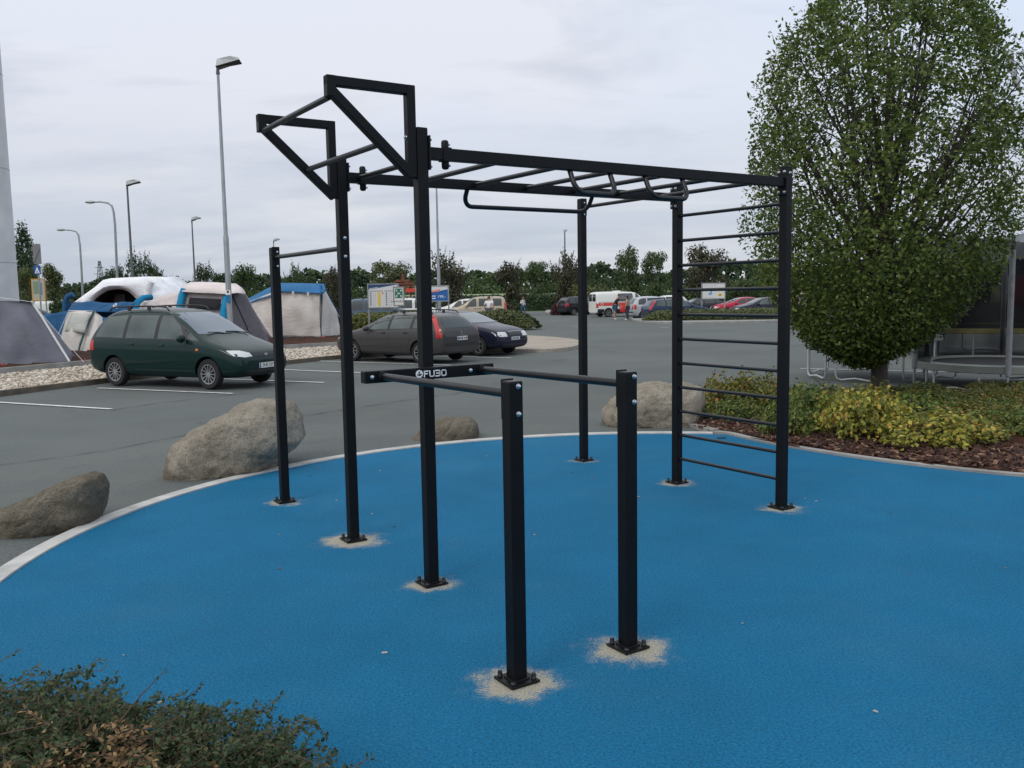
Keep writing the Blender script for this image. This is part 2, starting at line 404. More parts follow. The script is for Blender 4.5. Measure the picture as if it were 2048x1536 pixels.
def chips(name, n, region, zf, size, material, seed, thick=.25):
    rg = random.Random(seed); b = MB(); k = 0
    while k < n:
        x, y = region(rg)
        if x is None: continue
        s = size * rg.uniform(.4, 1.3); a = rg.uniform(0, 2 * PI)
        R = (Matrix.Rotation(a, 3, 'Z') @ Matrix.Rotation(rg.gauss(0, .4), 3, 'X') @ Matrix.Rotation(rg.gauss(0, .35), 3, 'Y'))
        b.box((x, y, zf(x, y) + .012), (s, s * rg.uniform(.18, .5), s * .16), M=R); k += 1
    o = b.build(name, material); tag(o, kind='stuff'); return o
def rnd_bark(name, stops):
    m = bpy.data.materials.new(name); m.use_nodes = True; t = m.node_tree; b = t.nodes['Principled BSDF']; b.inputs['Roughness'].default_value = .9
    g = N(t, 'ShaderNodeNewGeometry'); r = ramp(t, stops, g.outputs['Random Per Island']); t.links.new(r.outputs[0], b.inputs['Base Color']); return m
M['chip'] = rnd_bark('bark_chips', [(0, (.018, .008, .006)), (.5, (.055, .022, .014)), (.85, (.10, .045, .028)), (1, (.26, .16, .10))])
def reg_bed(rg):
    x, y = rg.uniform(2.2, 8.5), rg.uniform(6.2, 11.5)
    if not in_poly(x, y, bed_pts): return None, None
    d = dist_path(x, y, bed_front)
    if d < .12 or d > 1.6: return None, None
    return x, y
o = chips('bark_chips', 5200, reg_bed, lambda x, y: bed_z(x, y) + .01, .07, M['chip'], 5); tag(o, label='reddish brown bark chips covering the bed', cat='mulch')

# parking lines ---------------------------------------------------------------
def strip(name, a, b, wid, z, material):
    a = Vector((a[0], a[1], 0)); b = Vector((b[0], b[1], 0)); d = b - a; n = Vector((-d.y, d.x, 0)).normalized() * wid / 2
    k = max(2, int(d.length / .5)); P = [[], []]
    for i in range(k + 1):
        p = a + d * i / k
        for r, q in enumerate((p - n, p + n)): P[r].append((q.x, q.y, ground_h(q.x, q.y) + z))
    o = MB().grid(P).build(name, material, smooth=60); tag(o, kind='structure'); return o
for (p, q) in [((-60, 801), (222, 818)), ((196, 776), (465, 787)), ((430, 757), (648, 765)), ((560, 739), (742, 746)), ((640, 722), (925, 731)), ((870, 712), (1022, 716))]:
    strip('parking_line', gnd(*p), gnd(*q), .105, .003, M['wpaint'])
for (p, q) in [((1600, 737), (2080, 748)), ((1600, 783), (2080, 792)), ((1850, 690), (2080, 700)), ((1850, 702), (2080, 716)), ((1150, 654), (1168, 655)), ((1318, 654), (1338, 655))]:
    strip('court_line', gnd(*p), gnd(*q), .07, .003, M['wpaint'])
M['tar'] = mat('crack_tar', (.02, .021, .022), .8)
for pts in ([(-20, 931), (100, 916), (215, 900), (350, 873), (480, 852), (614, 830), (680, 820), (760, 808), (836, 796), (910, 787), (960, 776), (985, 774)], [(224, 820), (300, 808), (400, 796), (540, 781)], [(1545, 700), (1600, 690), (1680, 678), (1740, 665)], [(1200, 700), (1225, 704), (1250, 705)]):
    path = []
    for (a, b) in zip(pts[:-1], pts[1:]):
        for i in range(5):
            g = gnd(a[0] + (b[0] - a[0]) * i / 5, a[1] + (b[1] - a[1]) * i / 5); path.append((g.x + random.Random(g.x).uniform(-.02, .02), g.y + random.Random(g.y).uniform(-.04, .04)))
    P = [[], []]
    for i, p in enumerate(path):
        d = Vector(path[min(i + 1, len(path) - 1)]) - Vector(path[max(0, i - 1)]); n = Vector((-d.y, d.x)).normalized() * (.010 + .006 * math.sin(i * 1.7))
        for r, s_ in enumerate((-1, 1)):
            q = Vector(p) + n * s_; P[r].append((q.x, q.y, ground_h(q.x, q.y) + .0015 - .012 + .012))
    o = MB().grid(P).build('asphalt_crack', M['tar']); tag(o, kind='structure')

# islands on the car park -----------------------------------------------------
Z = -LOT_DROP
def G2(u, v): p = gnd(u, v); return (p.x, p.y)
front = smooth_path([G2(-160, 813), G2(0, 791), G2(190, 767), G2(400, 744), G2(570, 728), G2(690, 716), G2(900, 707), G2(1040, 704)], 4)
back = smooth_path([G2(-160, 770), G2(0, 752), G2(190, 733), G2(400, 713), G2(570, 701), G2(690, 694), G2(900, 685), G2(1000, 680)], 4)
M['gravelbase'] = shade_ground('gravel_base', (.36, .32, .26), .2, .6, .6, 22, 1.0)
o = fill_poly('gravel_bed', front + back[::-1], lambda x, y: Z + .05, M['gravelbase'], 1.2)
M['dirtkerb'] = mat('dirty_brown_kerb', (.15, .125, .095), .9, noise=.35, nscale=2.5, bump=.4)
ribbon('gravel_kerb', front, .12, Z - .1, Z + .11, M['dirtkerb'], side=-1)
ribbon('raised_kerb', back, .14, Z - .1, Z + .20, M['concrete2'], side=1)
def reg_grav(rg):
    i = rg.randrange(len(front) - 8); t = rg.random(); s_ = rg.uniform(.03, .97)
    a = Vector(front[i]) * (1 - t) + Vector(front[i + 1]) * t; b = Vector(back[i]) * (1 - t) + Vector(back[i + 1]) * t
    p = a * (1 - s_) + b * s_; return p.x, p.y
M['stones'] = rnd_bark('pale_pebbles', [(0, (.22, .17, .12)), (.4, (.42, .36, .28)), (.8, (.58, .52, .44)), (1, (.68, .65, .6))])
rg = random.Random(8); b = MB()
for k in range(6500):
    x, y = reg_grav(rg); s_ = rg.uniform(.02, .05)
    b.ell((x, y, Z + .06), (s_ * rg.uniform(.8, 1.5), s_ * rg.uniform(.8, 1.3), s_ * rg.uniform(.6, .9)), 5, 3)
o = b.build('gravel', M['stones']); tag(o, label='pale beige pebbles in the strip along the kerb behind the parked cars', cat='gravel', kind='stuff')
mb_ = back[:-6] + [G2(720, 660), G2(500, 650), G2(200, 650), G2(-300, 660)]
fill_poly('mulch_lawn', mb_, lambda x, y: Z + .17, M['mulch'], 2.0, jitter=.05, seed=2)
M['paver'] = shade_ground('beige_paving', (.34, .30, .25), .12, .5, .25, 9, .3)
tip = smooth_path([G2(900, 708), G2(1040, 705), G2(1105, 704), G2(1150, 698), G2(1160, 691), G2(1150, 684), G2(1080, 677), G2(1000, 676), G2(880, 684)], 4)
o = MB().poly([(p[0], p[1]) for p in tip], Z - .05, Z + .115).build('paved_island', M['paver'], bevel=.02); tag(o, kind='structure')
def island(name, px, h, material):
    pts = smooth_path([G2(*p) for p in px] + [G2(*px[0])], 4)[:-1]
    o = MB().poly(pts, Z - .05, Z + h).build(name, material, bevel=.02); tag(o, kind='structure'); return pts
island('hedge_island', [(1262, 641), (1285, 645.5), (1340, 647.5), (1440, 646.5), (1560, 644), (1660, 638), (1660, 629), (1400, 631), (1290, 636)], .12, M['concrete2'])
island('hedge_island', [(700, 668), (860, 662), (1000, 657), (1052, 654), (1056, 648), (1000, 641), (850, 640), (690, 648)], .12, M['concrete2'])
island('hedge_island', [(1090, 627), (1128, 629), (1132, 623), (1095, 622)], .12, M['concrete2'])
# pale grassy bank and field beyond the far hedge
M['field'] = shade_ground('pale_field', (.28, .34, .19), .15, .05, .2, 3, .2)
P = [[(x, 104, Z) for x in (-15, 0, 20, 40, 70)], [(x, 106, Z + 1.95) for x in (-15, 0, 20, 40, 70)], [(x, 260, Z + 1.9) for x in (-15, 0, 20, 40, 70)]]
o = MB().grid(P).build('field', M['field'], smooth=60); tag(o, kind='structure')
# ================================================================== WORKOUT FRAME
rig = empty('workout_frame', (RIG['x0'], RIG['y0'], 0), RIG['th'], 'black steel outdoor workout frame with monkey bars and dip bars on blue rubber', 'workout frame')
PW = .066
def bolt(parent, p, axis='Y', s=-1, r=.0085, h=.008):
    b = MB()
    b.lathe([(0.0001, s * .0), (r * 1.35, 0), (r * 1.35, s * .002), (r, s * .003), (r, s * (.003 + h)), (r * .6, s * (.005 + h)), (0.0001, s * (.0055 + h))], axis=axis, n=8)
    o = b.build('bolt', M['zinc'], parent, smooth=40); o.location = p; return o
posts = []
for i, (px, py, h) in enumerate(POSTS):
    p = MB().box((0, 0, h / 2 + .004), (PW, PW, h - .008)).build('post', M['black'], rig, bevel=.005); p.location = (px, py, 0); posts.append(p)
    MB().box((0, 0, h - .002), (PW - .006, PW - .006, .008)).build('end_cap', M['rung'], p, bevel=.002)
    b = MB().box((0, 0, .009), (.145, .145, .010))
    for sx, sy in ((1, 0), (-1, 0), (0, 1), (0, -1)):   # weld bead round the foot
        b.bar((sx * .037 - sy * .037, sy * .037 - sx * .037, .016), (sx * .037 + sy * .037, sy * .037 + sx * .037, .016), .012, .010)
    b.build('base_plate', M['black'], p, bevel=.003)
    for sx, sy in ((-1, 1), (1, -1), (1, 1), (-1, -1)):
        q = .052; hh = .030 if (sx, sy) != (-1, -1) else .012
        n = MB().lathe([(.0115, .014), (.0125, .017), (.0125, .020), (.0105, .022), (.0105, .014 + hh * .7), (.008, .014 + hh * .92), (.0001, .014 + hh)], (sx * q, sy * q, 0), n=12)
        n.build('anchor_nut', M['nutcap'], p, smooth=50)
L_, W_ = RIG['L'], RIG['w']
HW = PW / 2
# monkey-bar beams
for y in (0, W_):
    bm_ = MB().box(((HW + .012 + L_ - HW - .012) / 2, y, 2.424), (L_ - 2 * HW - .024, .055, .066)).build('beam', M['black'], rig, bevel=.004)
    s = -1
    for x, sg in ((HW + .006, 1), (L_ - HW - .006, -1)):
        fl = MB().box((x, y, 2.424), (.012, .085, .185)).build('flange_plate', M['black'], bm_, bevel=.003)
        for dz in (.072, -.072):
            for dy in (-.026, .026):
                bolt(fl, (x + sg * .006, y + dy, 2.424 + dz), 'X', sg)
    # clamp with rounded ends close to the tall posts
    c = MB()
    for dz, sg in ((.05, 1), (-.05, -1)):
        c.lathe([(.0001, sg * .052), (.016, sg * .048), (.021, sg * .038), (.021, sg * .0)], (.155, y, 2.424 + sg * .03), n=14)
    c.box((.155, y, 2.424), (.052, .062, .075))
    cl = c.build('clamp', M['black'], bm_, smooth=40)
    for dz in (.058, -.058): bolt(cl, (.175, y, 2.424 + dz), 'X', 1, .006, .008)
# rungs of the monkey bars
for x in [.12 + .4425 * i for i in range(7)]:
    if x > L_ - .08: continue
    MB().tube([(x, .026, 2.424), (x, W_ - .026, 2.424)], .0165, 14).build('rung', M['rung'], rig, smooth=40)
# hanging handles
def u_bar(x0, x1, y, drop, out, r, rc, name):
    zt = 2.424 - .032; pts = []
    def P(x, t): return (x, y + out * t, zt - drop * t)
    pts.append(P(x0, 0)); tc_ = rc / drop
    for i in range(9):
        a = PI / 2 * i / 8
        pts.append(P(x0 + rc * (1 - math.cos(a)), 1 - tc_ + tc_ * math.sin(a)))
    for i in range(9):
        a = PI / 2 * i / 8
        pts.append(P(x1 - rc + rc * math.sin(a), 1 - tc_ + tc_ * math.cos(a)))
    pts.append(P(x1, 0))
    return MB().tube(pts, r, 12).build(name, M['rung'], rig, smooth=50)
u_bar(.955, 2.085, W_, .112, .065, .0165, .075, 'hanging_bar')
u_bar(1.02, 1.335, 0, .142, -.07, .0165, .07, 'hanging_handle')
u_bar(1.625, 1.955, 0, .142, -.07, .0165, .07, 'hanging_handle')
# cantilever triangles with two pull-up bars
tri = []
for y in (0, W_):
    f = .05; b = MB(); x0 = -HW - f / 2; xl = -.51
    b.box((x0, y, 2.53), (f, .052, .49))                      # upright beside the post
    b.box(((x0 - f / 2 + xl - f / 2) / 2, y, 2.75), (x0 - xl - f + f, .0512, f))
    b.bar((xl + .005, y, 2.700), (x0 + .008, y, 2.292), .0505, f)
    b.box((xl, y, 2.722), (f, .0516, .108))
    o = b.build('overhang_triangle', M['black'], rig, bevel=.004); tri.append(o)
    for z in (2.345, 2.50): bolt(o, (x0 - f / 2, y, z), 'X', -1)
for x, z in ((-.505, 2.675), (-.235, 2.455)):
    MB().tube([(x, .024, z), (x, W_ - .024, z)], .0165, 14).build('pull_up_bar', M['rung'], rig, smooth=40)
# low and high pull-up bars with end flanges
def flange_bar(a, b, z, x, r=.0165):
    o = MB().tube([(x, a, z), (x, b, z)], r, 14).build('pull_up_bar', M['rung'], rig, smooth=40)
    for y, sg in ((a, 1), (b, -1)):
        MB().box((x, y + sg * .004, z + .0), (.06, .009, .16)).build('flange_plate', M['black'], o, bevel=.003)
flange_bar(W_ + HW, W_ + RIG['w1'] - HW, 1.966, 0)
flange_bar(W_ + HW, W_ + RIG['w2'] - HW, 2.462, L_)
def pbolts(i, zs, dx=0.0):
    for z in zs: bolt(posts[i], (dx, -HW, z), 'Y', -1)
pbolts(0, (2.005, 1.895), .01); pbolts(1, (2.03, 1.91), 0); pbolts(3, (1.27, 1.155), .008); pbolts(4, (1.27, 1.155), .012)
pbolts(5, (2.50, 2.39), .0); pbolts(7, (2.49,), 0)
# wall-bar rungs
for i in range(11):
    z = .218 + .2055 * i
    MB().tube([(L_, HW - .012, z), (L_, W_ - HW + .012, z)], .0135, 12).build('wall_bar', M['rung'], rig, smooth=40)
# dip bars
cy0 = -HW - .034
cb = MB().box((-.012, cy0, 1.222), (.80, .062, .066)).build('cross_bar', M['black'], rig, bevel=.006)
for x in (-.31, .31):
    d = MB().tube([(x, cy0 - .030, 1.222), (x, -RIG['q'] + HW, 1.236)], .0195, 16).build('dip_bar', M['rung'], rig, smooth=40)
    MB().lathe([(.0001, 0), (.030, 0), (.030, -.012), (.021, -.016)], (x, cy0 - .0315, 1.222), 'Y', 18).build('collar', M['black'], d, smooth=40)
    MB().box((x, -RIG['q'] + HW + .005, 1.213), (.06, .009, .17)).build('flange_plate', M['black'], d, bevel=.003)
for x in (-.372, -.262, .232, .352): bolt(cb, (x, cy0 - .031, 1.222), 'Y', -1)
# white lettering on the cross bar
yf = cy0 - .0318
def stroke(b, pts, wd):
    for p, q in zip(pts[:-1], pts[1:]):
        d = Vector((q[0] - p[0], 0, q[1] - p[1])).normalized() * wd * .48
        b.bar(Vector((p[0], yf, p[1])) - d, Vector((q[0], yf, q[1])) + d, wd, .0014, up=(0, 1, 0))
b = MB(); h = .030; zb = 1.222 - h / 2 - .002; wd = .0066
def cur(cx_, cz_, rx, rz_, a0, a1, n=6): return [(cx_ + rx * math.cos(rad(a0 + (a1 - a0) * i / n)), cz_ + rz_ * math.sin(rad(a0 + (a1 - a0) * i / n))) for i in range(n + 1)]
x = -.062
stroke(b, [(x, zb), (x, zb + h)], wd); stroke(b, [(x, zb + h), (x + .022, zb + h)], wd); stroke(b, [(x, zb + h * .52), (x + .018, zb + h * .52)], wd)
x += .034
stroke(b, [(x, zb + h), (x, zb + .008)] + cur(x + .008, zb + .008, .008, .008, 180, 270, 3) + cur(x + .018, zb + .008, .008, .008, 270, 360, 3) + [(x + .026, zb + h)], wd)
x += .037
stroke(b, [(x, zb + h), (x + .018, zb + h)] + cur(x + .018, zb + h - .0075, .008, .0075, 90, -90, 5) + [(x + .006, zb + h * .5)], wd)
stroke(b, cur(x + .018, zb + .0075, .008, .0075, 90, -90, 5) + [(x, zb)], wd)
x += .037
stroke(b, cur(x + .009, zb + h - .009, .009, .009, 180, 90, 3) + cur(x + .018, zb + h - .009, .009, .009, 90, 0, 3) + cur(x + .018, zb + .009, .009, .009, 0, -90, 3) + cur(x + .009, zb + .009, .009, .009, -90, -180, 3) + [(x, zb + h - .009)], wd)
b.build('lettering', M['white'], cb)
b = MB(); cxl, czl = -.093, 1.222
b.lathe([(.0001, -.0008), (.0215, -.0008), (.0215, .0008)], (cxl, yf, czl), 'Y', 28)
b.build('round_emblem', M['white'], cb)
b = MB()
yf -= .0012
stroke(b, [(cxl - .010, czl - .004), (cxl + .002, czl - .008), (cxl + .010, czl - .002)], .007)
stroke(b, [(cxl + .004, czl - .006), (cxl - .004, czl + .008), (cxl + .003, czl + .011)], .0055)
b.build('arm_mark', M['ink'], cb)
MPV_POS = (-7.36, 20.18, -24.6); EST_POS = (-3.20, 26.48, 144.2); NOT_POS = (-1.57, 29.17, -35.9)
HAT_POS = (10.16, 61.7, 9.8); LEI_POS = (-2.35, 61, 182); AMB_POS = (8.75, 70.5, 16)
BLUE_POS = (10.75, 57.2, 9.0); DARK_POS = (6.1, 77.4, 29); NAVY2_POS = (16.9, 59.6, 184); RED_POS = (16.9, 65.5, 184)
STEEL_POS = (-7.45, 52, 4); WHITE1_POS = (-6.2, 57.5, 6); WHITE2_POS = (-3.75, 66.5, 184)
LEFT1_POS = (-30.6, 57, 40); LEFT2_POS = (-33.0, 66, 20)
# ================================================================== CARS
def paint(name, col, metal=.35, rough=.34):
    return mat(name, col, .5, metal=metal * .3, spec=.12, coat=.55)
def eval_mesh(o):
    bpy.context.view_layer.update()
    dg = bpy.context.evaluated_depsgraph_get()
    return bpy.data.meshes.new_from_object(o.evaluated_get(dg))
def car_shell(st, wheels, wr, half):
    """a body lofted along its length, smoothed, with wheel arches cut out"""
    rings = []
    for (x, zb, zl, zt, wl, wb, wt) in st:
        zm = zb + (zl - zb) * .52; wm = max(wl, wb) + .012
        z6 = zl + (zt - zl) * .55; w6 = wb + (wt - wb) * .50
        h = [(0, zb), (wl * .75, zb), (wl * .985, zb + .06), (wm, zm), (wb, zl - .045), (wb - .022, zl + .012), (w6, z6), (wt, zt - .055 if zt - zl > .2 else zt - (zt - zl) * .35), (wt * .68, zt - .008), (0, zt)]
        ring = [(x, y, z) for y, z in h] + [(x, -y, z) for y, z in h[-2:0:-1]]
        rings.append(ring)
    b = MB(); n = len(rings[0])
    vs = [p for r in rings for p in r]; fs = []
    for i in range(len(rings) - 1):
        for j in range(n): fs.append((i * n + j, i * n + (j + 1) % n, (i + 1) * n + (j + 1) % n, (i + 1) * n + j))
    for base in (0, (len(rings) - 1) * n):
        for j in range(9):
            a, c = j, j + 1; a2, c2 = (n - a) % n, (n - c) % n
            f = [base + a, base + c, base + c2, base + a2]
            f = list(dict.fromkeys(f)); fs.append(tuple(f))
    b.add(vs, fs); o = b.build('shell', [M['under'], M['under']], None)
    md = o.modifiers.new('s', 'SUBSURF'); md.levels = 2; md.render_levels = 2
    cut = MB()
    for wx in wheels:
        for sy in (-1, 1):
            cut.lathe([(.0001, sy * (half - .30)), (wr, sy * (half - .30)), (wr, sy * (half + .3)), (.0001, sy * (half + .3))], (wx, 0, wr_z(wr)), 'Y', 40)
    co = cut.build('cut', M['under'])
    bo = o.modifiers.new('b', 'BOOLEAN'); bo.object = co; bo.operation = 'DIFFERENCE'; bo.solver = 'EXACT'
    me = eval_mesh(o)
    bpy.data.objects.remove(o); bpy.data.objects.remove(co)
    # inside of the arches dark
    mi = []
    for p in me.polygons:
        c = p.center; dk = 0
        for wx in wheels:
            r = math.hypot(c.x - wx, c.z - wr_z(wr))
            if r < wr + .004 and abs(c.y) < half + .1 and abs(c.y) > half - .32 and (abs(p.normal.y) < .6 or abs(c.y) < half - .2): dk = 1
        if p.normal.z < -.8 and c.z < .4: dk = 1
        mi.append(dk)
    me.polygons.foreach_set('material_index', mi)
    me.polygons.foreach_set('use_smooth', [True] * len(me.polygons)); me.set_sharp_from_angle(angle=rad(38))
    return me
def wr_z(wr): return wr - .055
def bvh_of(me):
    bm = bmesh.new(); bm.from_mesh(me); t = BVHTree.FromBMesh(bm); bm.free(); return t
def patch(bvh, poly, face, off=.006, step=.12, skirt=.012):
    """a panel that lies on the car body; face: L R (poly in x,z), F B (poly in y,z), T (poly in x,y)"""
    bm = bmesh.new(); f = bm.faces.new([bm.verts.new((p[0], p[1], 0)) for p in poly])
    bmesh.ops.triangulate(bm, faces=[f])
    for _ in range(5):
        es = [e for e in bm.edges if e.calc_length() > step]
        if not es: break
        bmesh.ops.subdivide_edges(bm, edges=es, cuts=1); bmesh.ops.triangulate(bm, faces=bm.faces[:])
    sk = {}
    for v in bm.verts:
        a, c = v.co.x, v.co.y
        o_, d = {'L': ((a, 3, c), (0, -1, 0)), 'R': ((a, -3, c), (0, 1, 0)), 'F': ((5, a, c), (-1, 0, 0)), 'B': ((-5, a, c), (1, 0, 0)), 'T': ((a, c, 4), (0, 0, -1))}[face]
        h, nrm, _i, _d = bvh.ray_cast(Vector(o_), Vector(d))
        if h is None:
            h, nrm, _i, _d = bvh.find_nearest(Vector(o_) + Vector(d) * 2.5)
        if nrm.dot(Vector(d)) > 0: nrm = -nrm
        v.co = h + nrm * off; sk[v] = h - nrm * skirt
    be = [e for e in bm.edges if e.is_boundary]; nv = {}
    for e in be:
        for v in e.verts:
            if v not in nv: nv[v] = bm.verts.new(sk[v])
    for e in be: bm.faces.new((e.verts[0], e.verts[1], nv[e.verts[1]], nv[e.verts[0]]))
    bmesh.ops.recalc_face_normals(bm, faces=bm.faces)
    me = bpy.data.meshes.new('p'); bm.to_mesh(me); bm.free()
    me.polygons.foreach_set('use_smooth', [True] * len(me.polygons)); me.set_sharp_from_angle(angle=rad(45))
    return me
def put(name, me, material, parent):
    me.name = name; me.materials.clear(); me.materials.append(material); return link(name, me, parent)
WHEELS = {}
def wheel(parent, x, y, r, side, spokes=10, wd=.19, key=0):
    k = (r, spokes, key)
    if k not in WHEELS:
        t = MB().lathe([(r * .62, -wd / 2 + .012), (r * .70, -wd / 2), (r * .93, -wd / 2 + .006), (r, -wd / 2 + .035), (r, wd / 2 - .035), (r * .93, wd / 2 - .006), (r * .70, wd / 2), (r * .62, wd / 2 - .012), (r * .60, 0), (r * .62, -wd / 2 + .012)], axis='Y', n=36).mesh('tyre', M['tyre'])
        b = MB()
        b.lathe([(r * .62, wd / 2 - .02), (r * .655, wd / 2 - .006), (r * .60, wd / 2 - .008), (r * .585, wd / 2 - .05)], axis='Y', n=36)
        b.lathe([(.0001, wd / 2 - .012), (r * .13, wd / 2 - .014), (r * .16, wd / 2 - .03)], axis='Y', n=16)
        for i in range(spokes):
            a = 2 * PI * i / spokes
            b.bar((r * .1 * math.cos(a), wd / 2 - .028, r * .1 * math.sin(a)), (r * .60 * math.cos(a), wd / 2 - .018, r * .60 * math.sin(a)), .018, r * (1.05 / spokes), up=(0, 1, 0))
        b.lathe([(.0001, wd / 2 - .075), (r * .6, wd / 2 - .075)], axis='Y', n=24, mi=1)
        rm = b.mesh('rim', [M['rim'], M['darkrim']])
        for me in (t, rm):
            bm = bmesh.new(); bm.from_mesh(me); bmesh.ops.recalc_face_normals(bm, faces=bm.faces); bm.to_mesh(me); bm.free()
            me.polygons.foreach_set('use_smooth', [True] * len(me.polygons)); me.set_sharp_from_angle(angle=rad(40))
        WHEELS[k] = (t, rm)
    t, rm = WHEELS[k]
    o = link('wheel', t, parent); o.location = (x, y, r); o.rotation_euler = (0, 0, 0 if side > 0 else PI)
    link('rim', rm, o); return o
def box_part(name, c, size, material, parent, bevel=.01, rz=0):
    o = MB().box(c, size, rz=rz).build(name, material, parent, bevel=bevel); return o
def lump(name, c, r, material, parent):
    return MB().ell(c, r, 14, 9).build(name, material, parent, smooth=60)
def sidep(bvh, root, name, poly, material, off=.006):
    for s in 'LR': put(name, patch(bvh, poly, s, off), material, root)
def number_plate(root, x, z, txt, front=True, w_=.50, h_=.11, dark=False):
    s = 1 if front else -1
    p = box_part('number_plate', (x, 0, z), (.012, w_, h_), M['plate'], root, .002)
    box_part('country_strip', (x + s * .001, -s * -(w_ / 2 - .022) if False else s * (-(w_ / 2 - .022)) * (1 if not front else 1), z), (.0125, .04, h_ - .004), M['euro'], p, 0)
    if txt:
        tex_text(txt, h_ * .92, 'plate_text', M['ink'], p, (x + s * .0075, s * .02, z), (PI / 2, 0, PI / 2 if front else -PI / 2), .0008)
    return p
def make_car(kind, spec, root, pm):
    me = car_shell(spec['st'], spec['wx'], spec['wr'] + .055, spec['half']); me.materials.clear(); me.materials.append(pm); me.materials.append(M['under'])
    bvh = bvh_of(me); body = link('body', me, root)
    if spec.get('band'): sidep(bvh, root, 'window_seal', spec['band'], M['frame'], .0025)
    gl = spec.get('glass', M['glass'])
    for poly in spec['win']:
        sidep(bvh, root, 'side_window', poly, gl)
    put('windscreen', patch(bvh, spec['ws'], 'F'), spec.get('wsg', gl), root)
    if spec.get('rw'): put('rear_window', patch(bvh, spec['rw'], 'B'), M['glass'], root)
    for s in (1, -1):
        put('headlight', patch(bvh, [(s * a, b) for a, b in spec['hl']], 'F', .008), M['lamp'], root)
        if spec.get('tl'): put('tail_light', patch(bvh, [(s * a, b) for a, b in spec['tl']], 'B', .010), M['red'], root)
        if spec.get('tls'): put('tail_light', patch(bvh, spec['tls'], 'L' if s > 0 else 'R', .010), M['red'], root)
        mx, my, mz = spec['mir']
        lump('wing_mirror', (mx, s * my, mz), (.075, .115, .085), spec.get('mirm', pm), root)
    for nm, poly, fc, mt in spec.get('trim', []):
        if fc == 'S': sidep(bvh, root, nm, poly, M[mt] if isinstance(mt, str) else mt, .007)
        else: put(nm, patch(bvh, poly, fc, .007), M[mt] if isinstance(mt, str) else mt, root)
    for (x, y, z) in spec.get('handles', []):
        for s in (1, -1):
            h = bvh.ray_cast(Vector((x, s * 3, z)), Vector((0, -s, 0)))[0]
            box_part('door_handle', (x, h.y + s * .012, z), (.16, .03, .03), spec.get('hm', M['plastic']), root, .008)
    for poly in spec.get('seams', []):          # door gaps as thin dark strips that follow the body
        for s in 'LR':
            me_ = None
            for a, c in zip(poly[:-1], poly[1:]):
                d = Vector((c[0] - a[0], c[1] - a[1])); n = Vector((-d.y, d.x)).normalized() * .005
                q = [(a[0] + n.x, a[1] + n.y), (c[0] + n.x, c[1] + n.y), (c[0] - n.x, c[1] - n.y), (a[0] - n.x, a[1] - n.y)]
                p_ = patch(bvh, q, s, .0022, .2, .004)
                bm = bmesh.new()
                if me_: bm.from_mesh(me_)
                bm.from_mesh(p_); me_ = bpy.data.meshes.new('door_gap'); bm.to_mesh(me_); bm.free()
            put('door_gap', me_, M['under'], root)
    for wx in spec['wx']:
        for s in (1, -1): wheel(root, wx, s * (spec['half'] - .115), spec['wr'], s, spec.get('sp', 10))
    if spec.get('rails'):
        x0, x1, y, z = spec['rails']
        for s in (1, -1):
            pts = [(x0, s * y, z - .09), (x0 - .08, s * y, z - .02), (x0 - .25, s * y, z)] + [(x0 - .25 + (x1 - x0 + .5) * t, s * y, z + .012 * math.sin(PI * t)) for t in (.25, .5, .75)] + [(x1 + .25, s * y, z), (x1 + .08, s * y, z - .02), (x1, s * y, z - .09)]
            r = MB().tube(pts, .018, 8)
            for t in (.33, .66): r.box((x0 + (x1 - x0) * t, s * y, z - .04), (.09, .03, .09))
            r.build('roof_rail', M['plastic'], root, smooth=50)
    for (x, z, txt, fr) in spec.get('plates', []): number_plate(root, x, z, txt, fr)
    return root
SP = {}
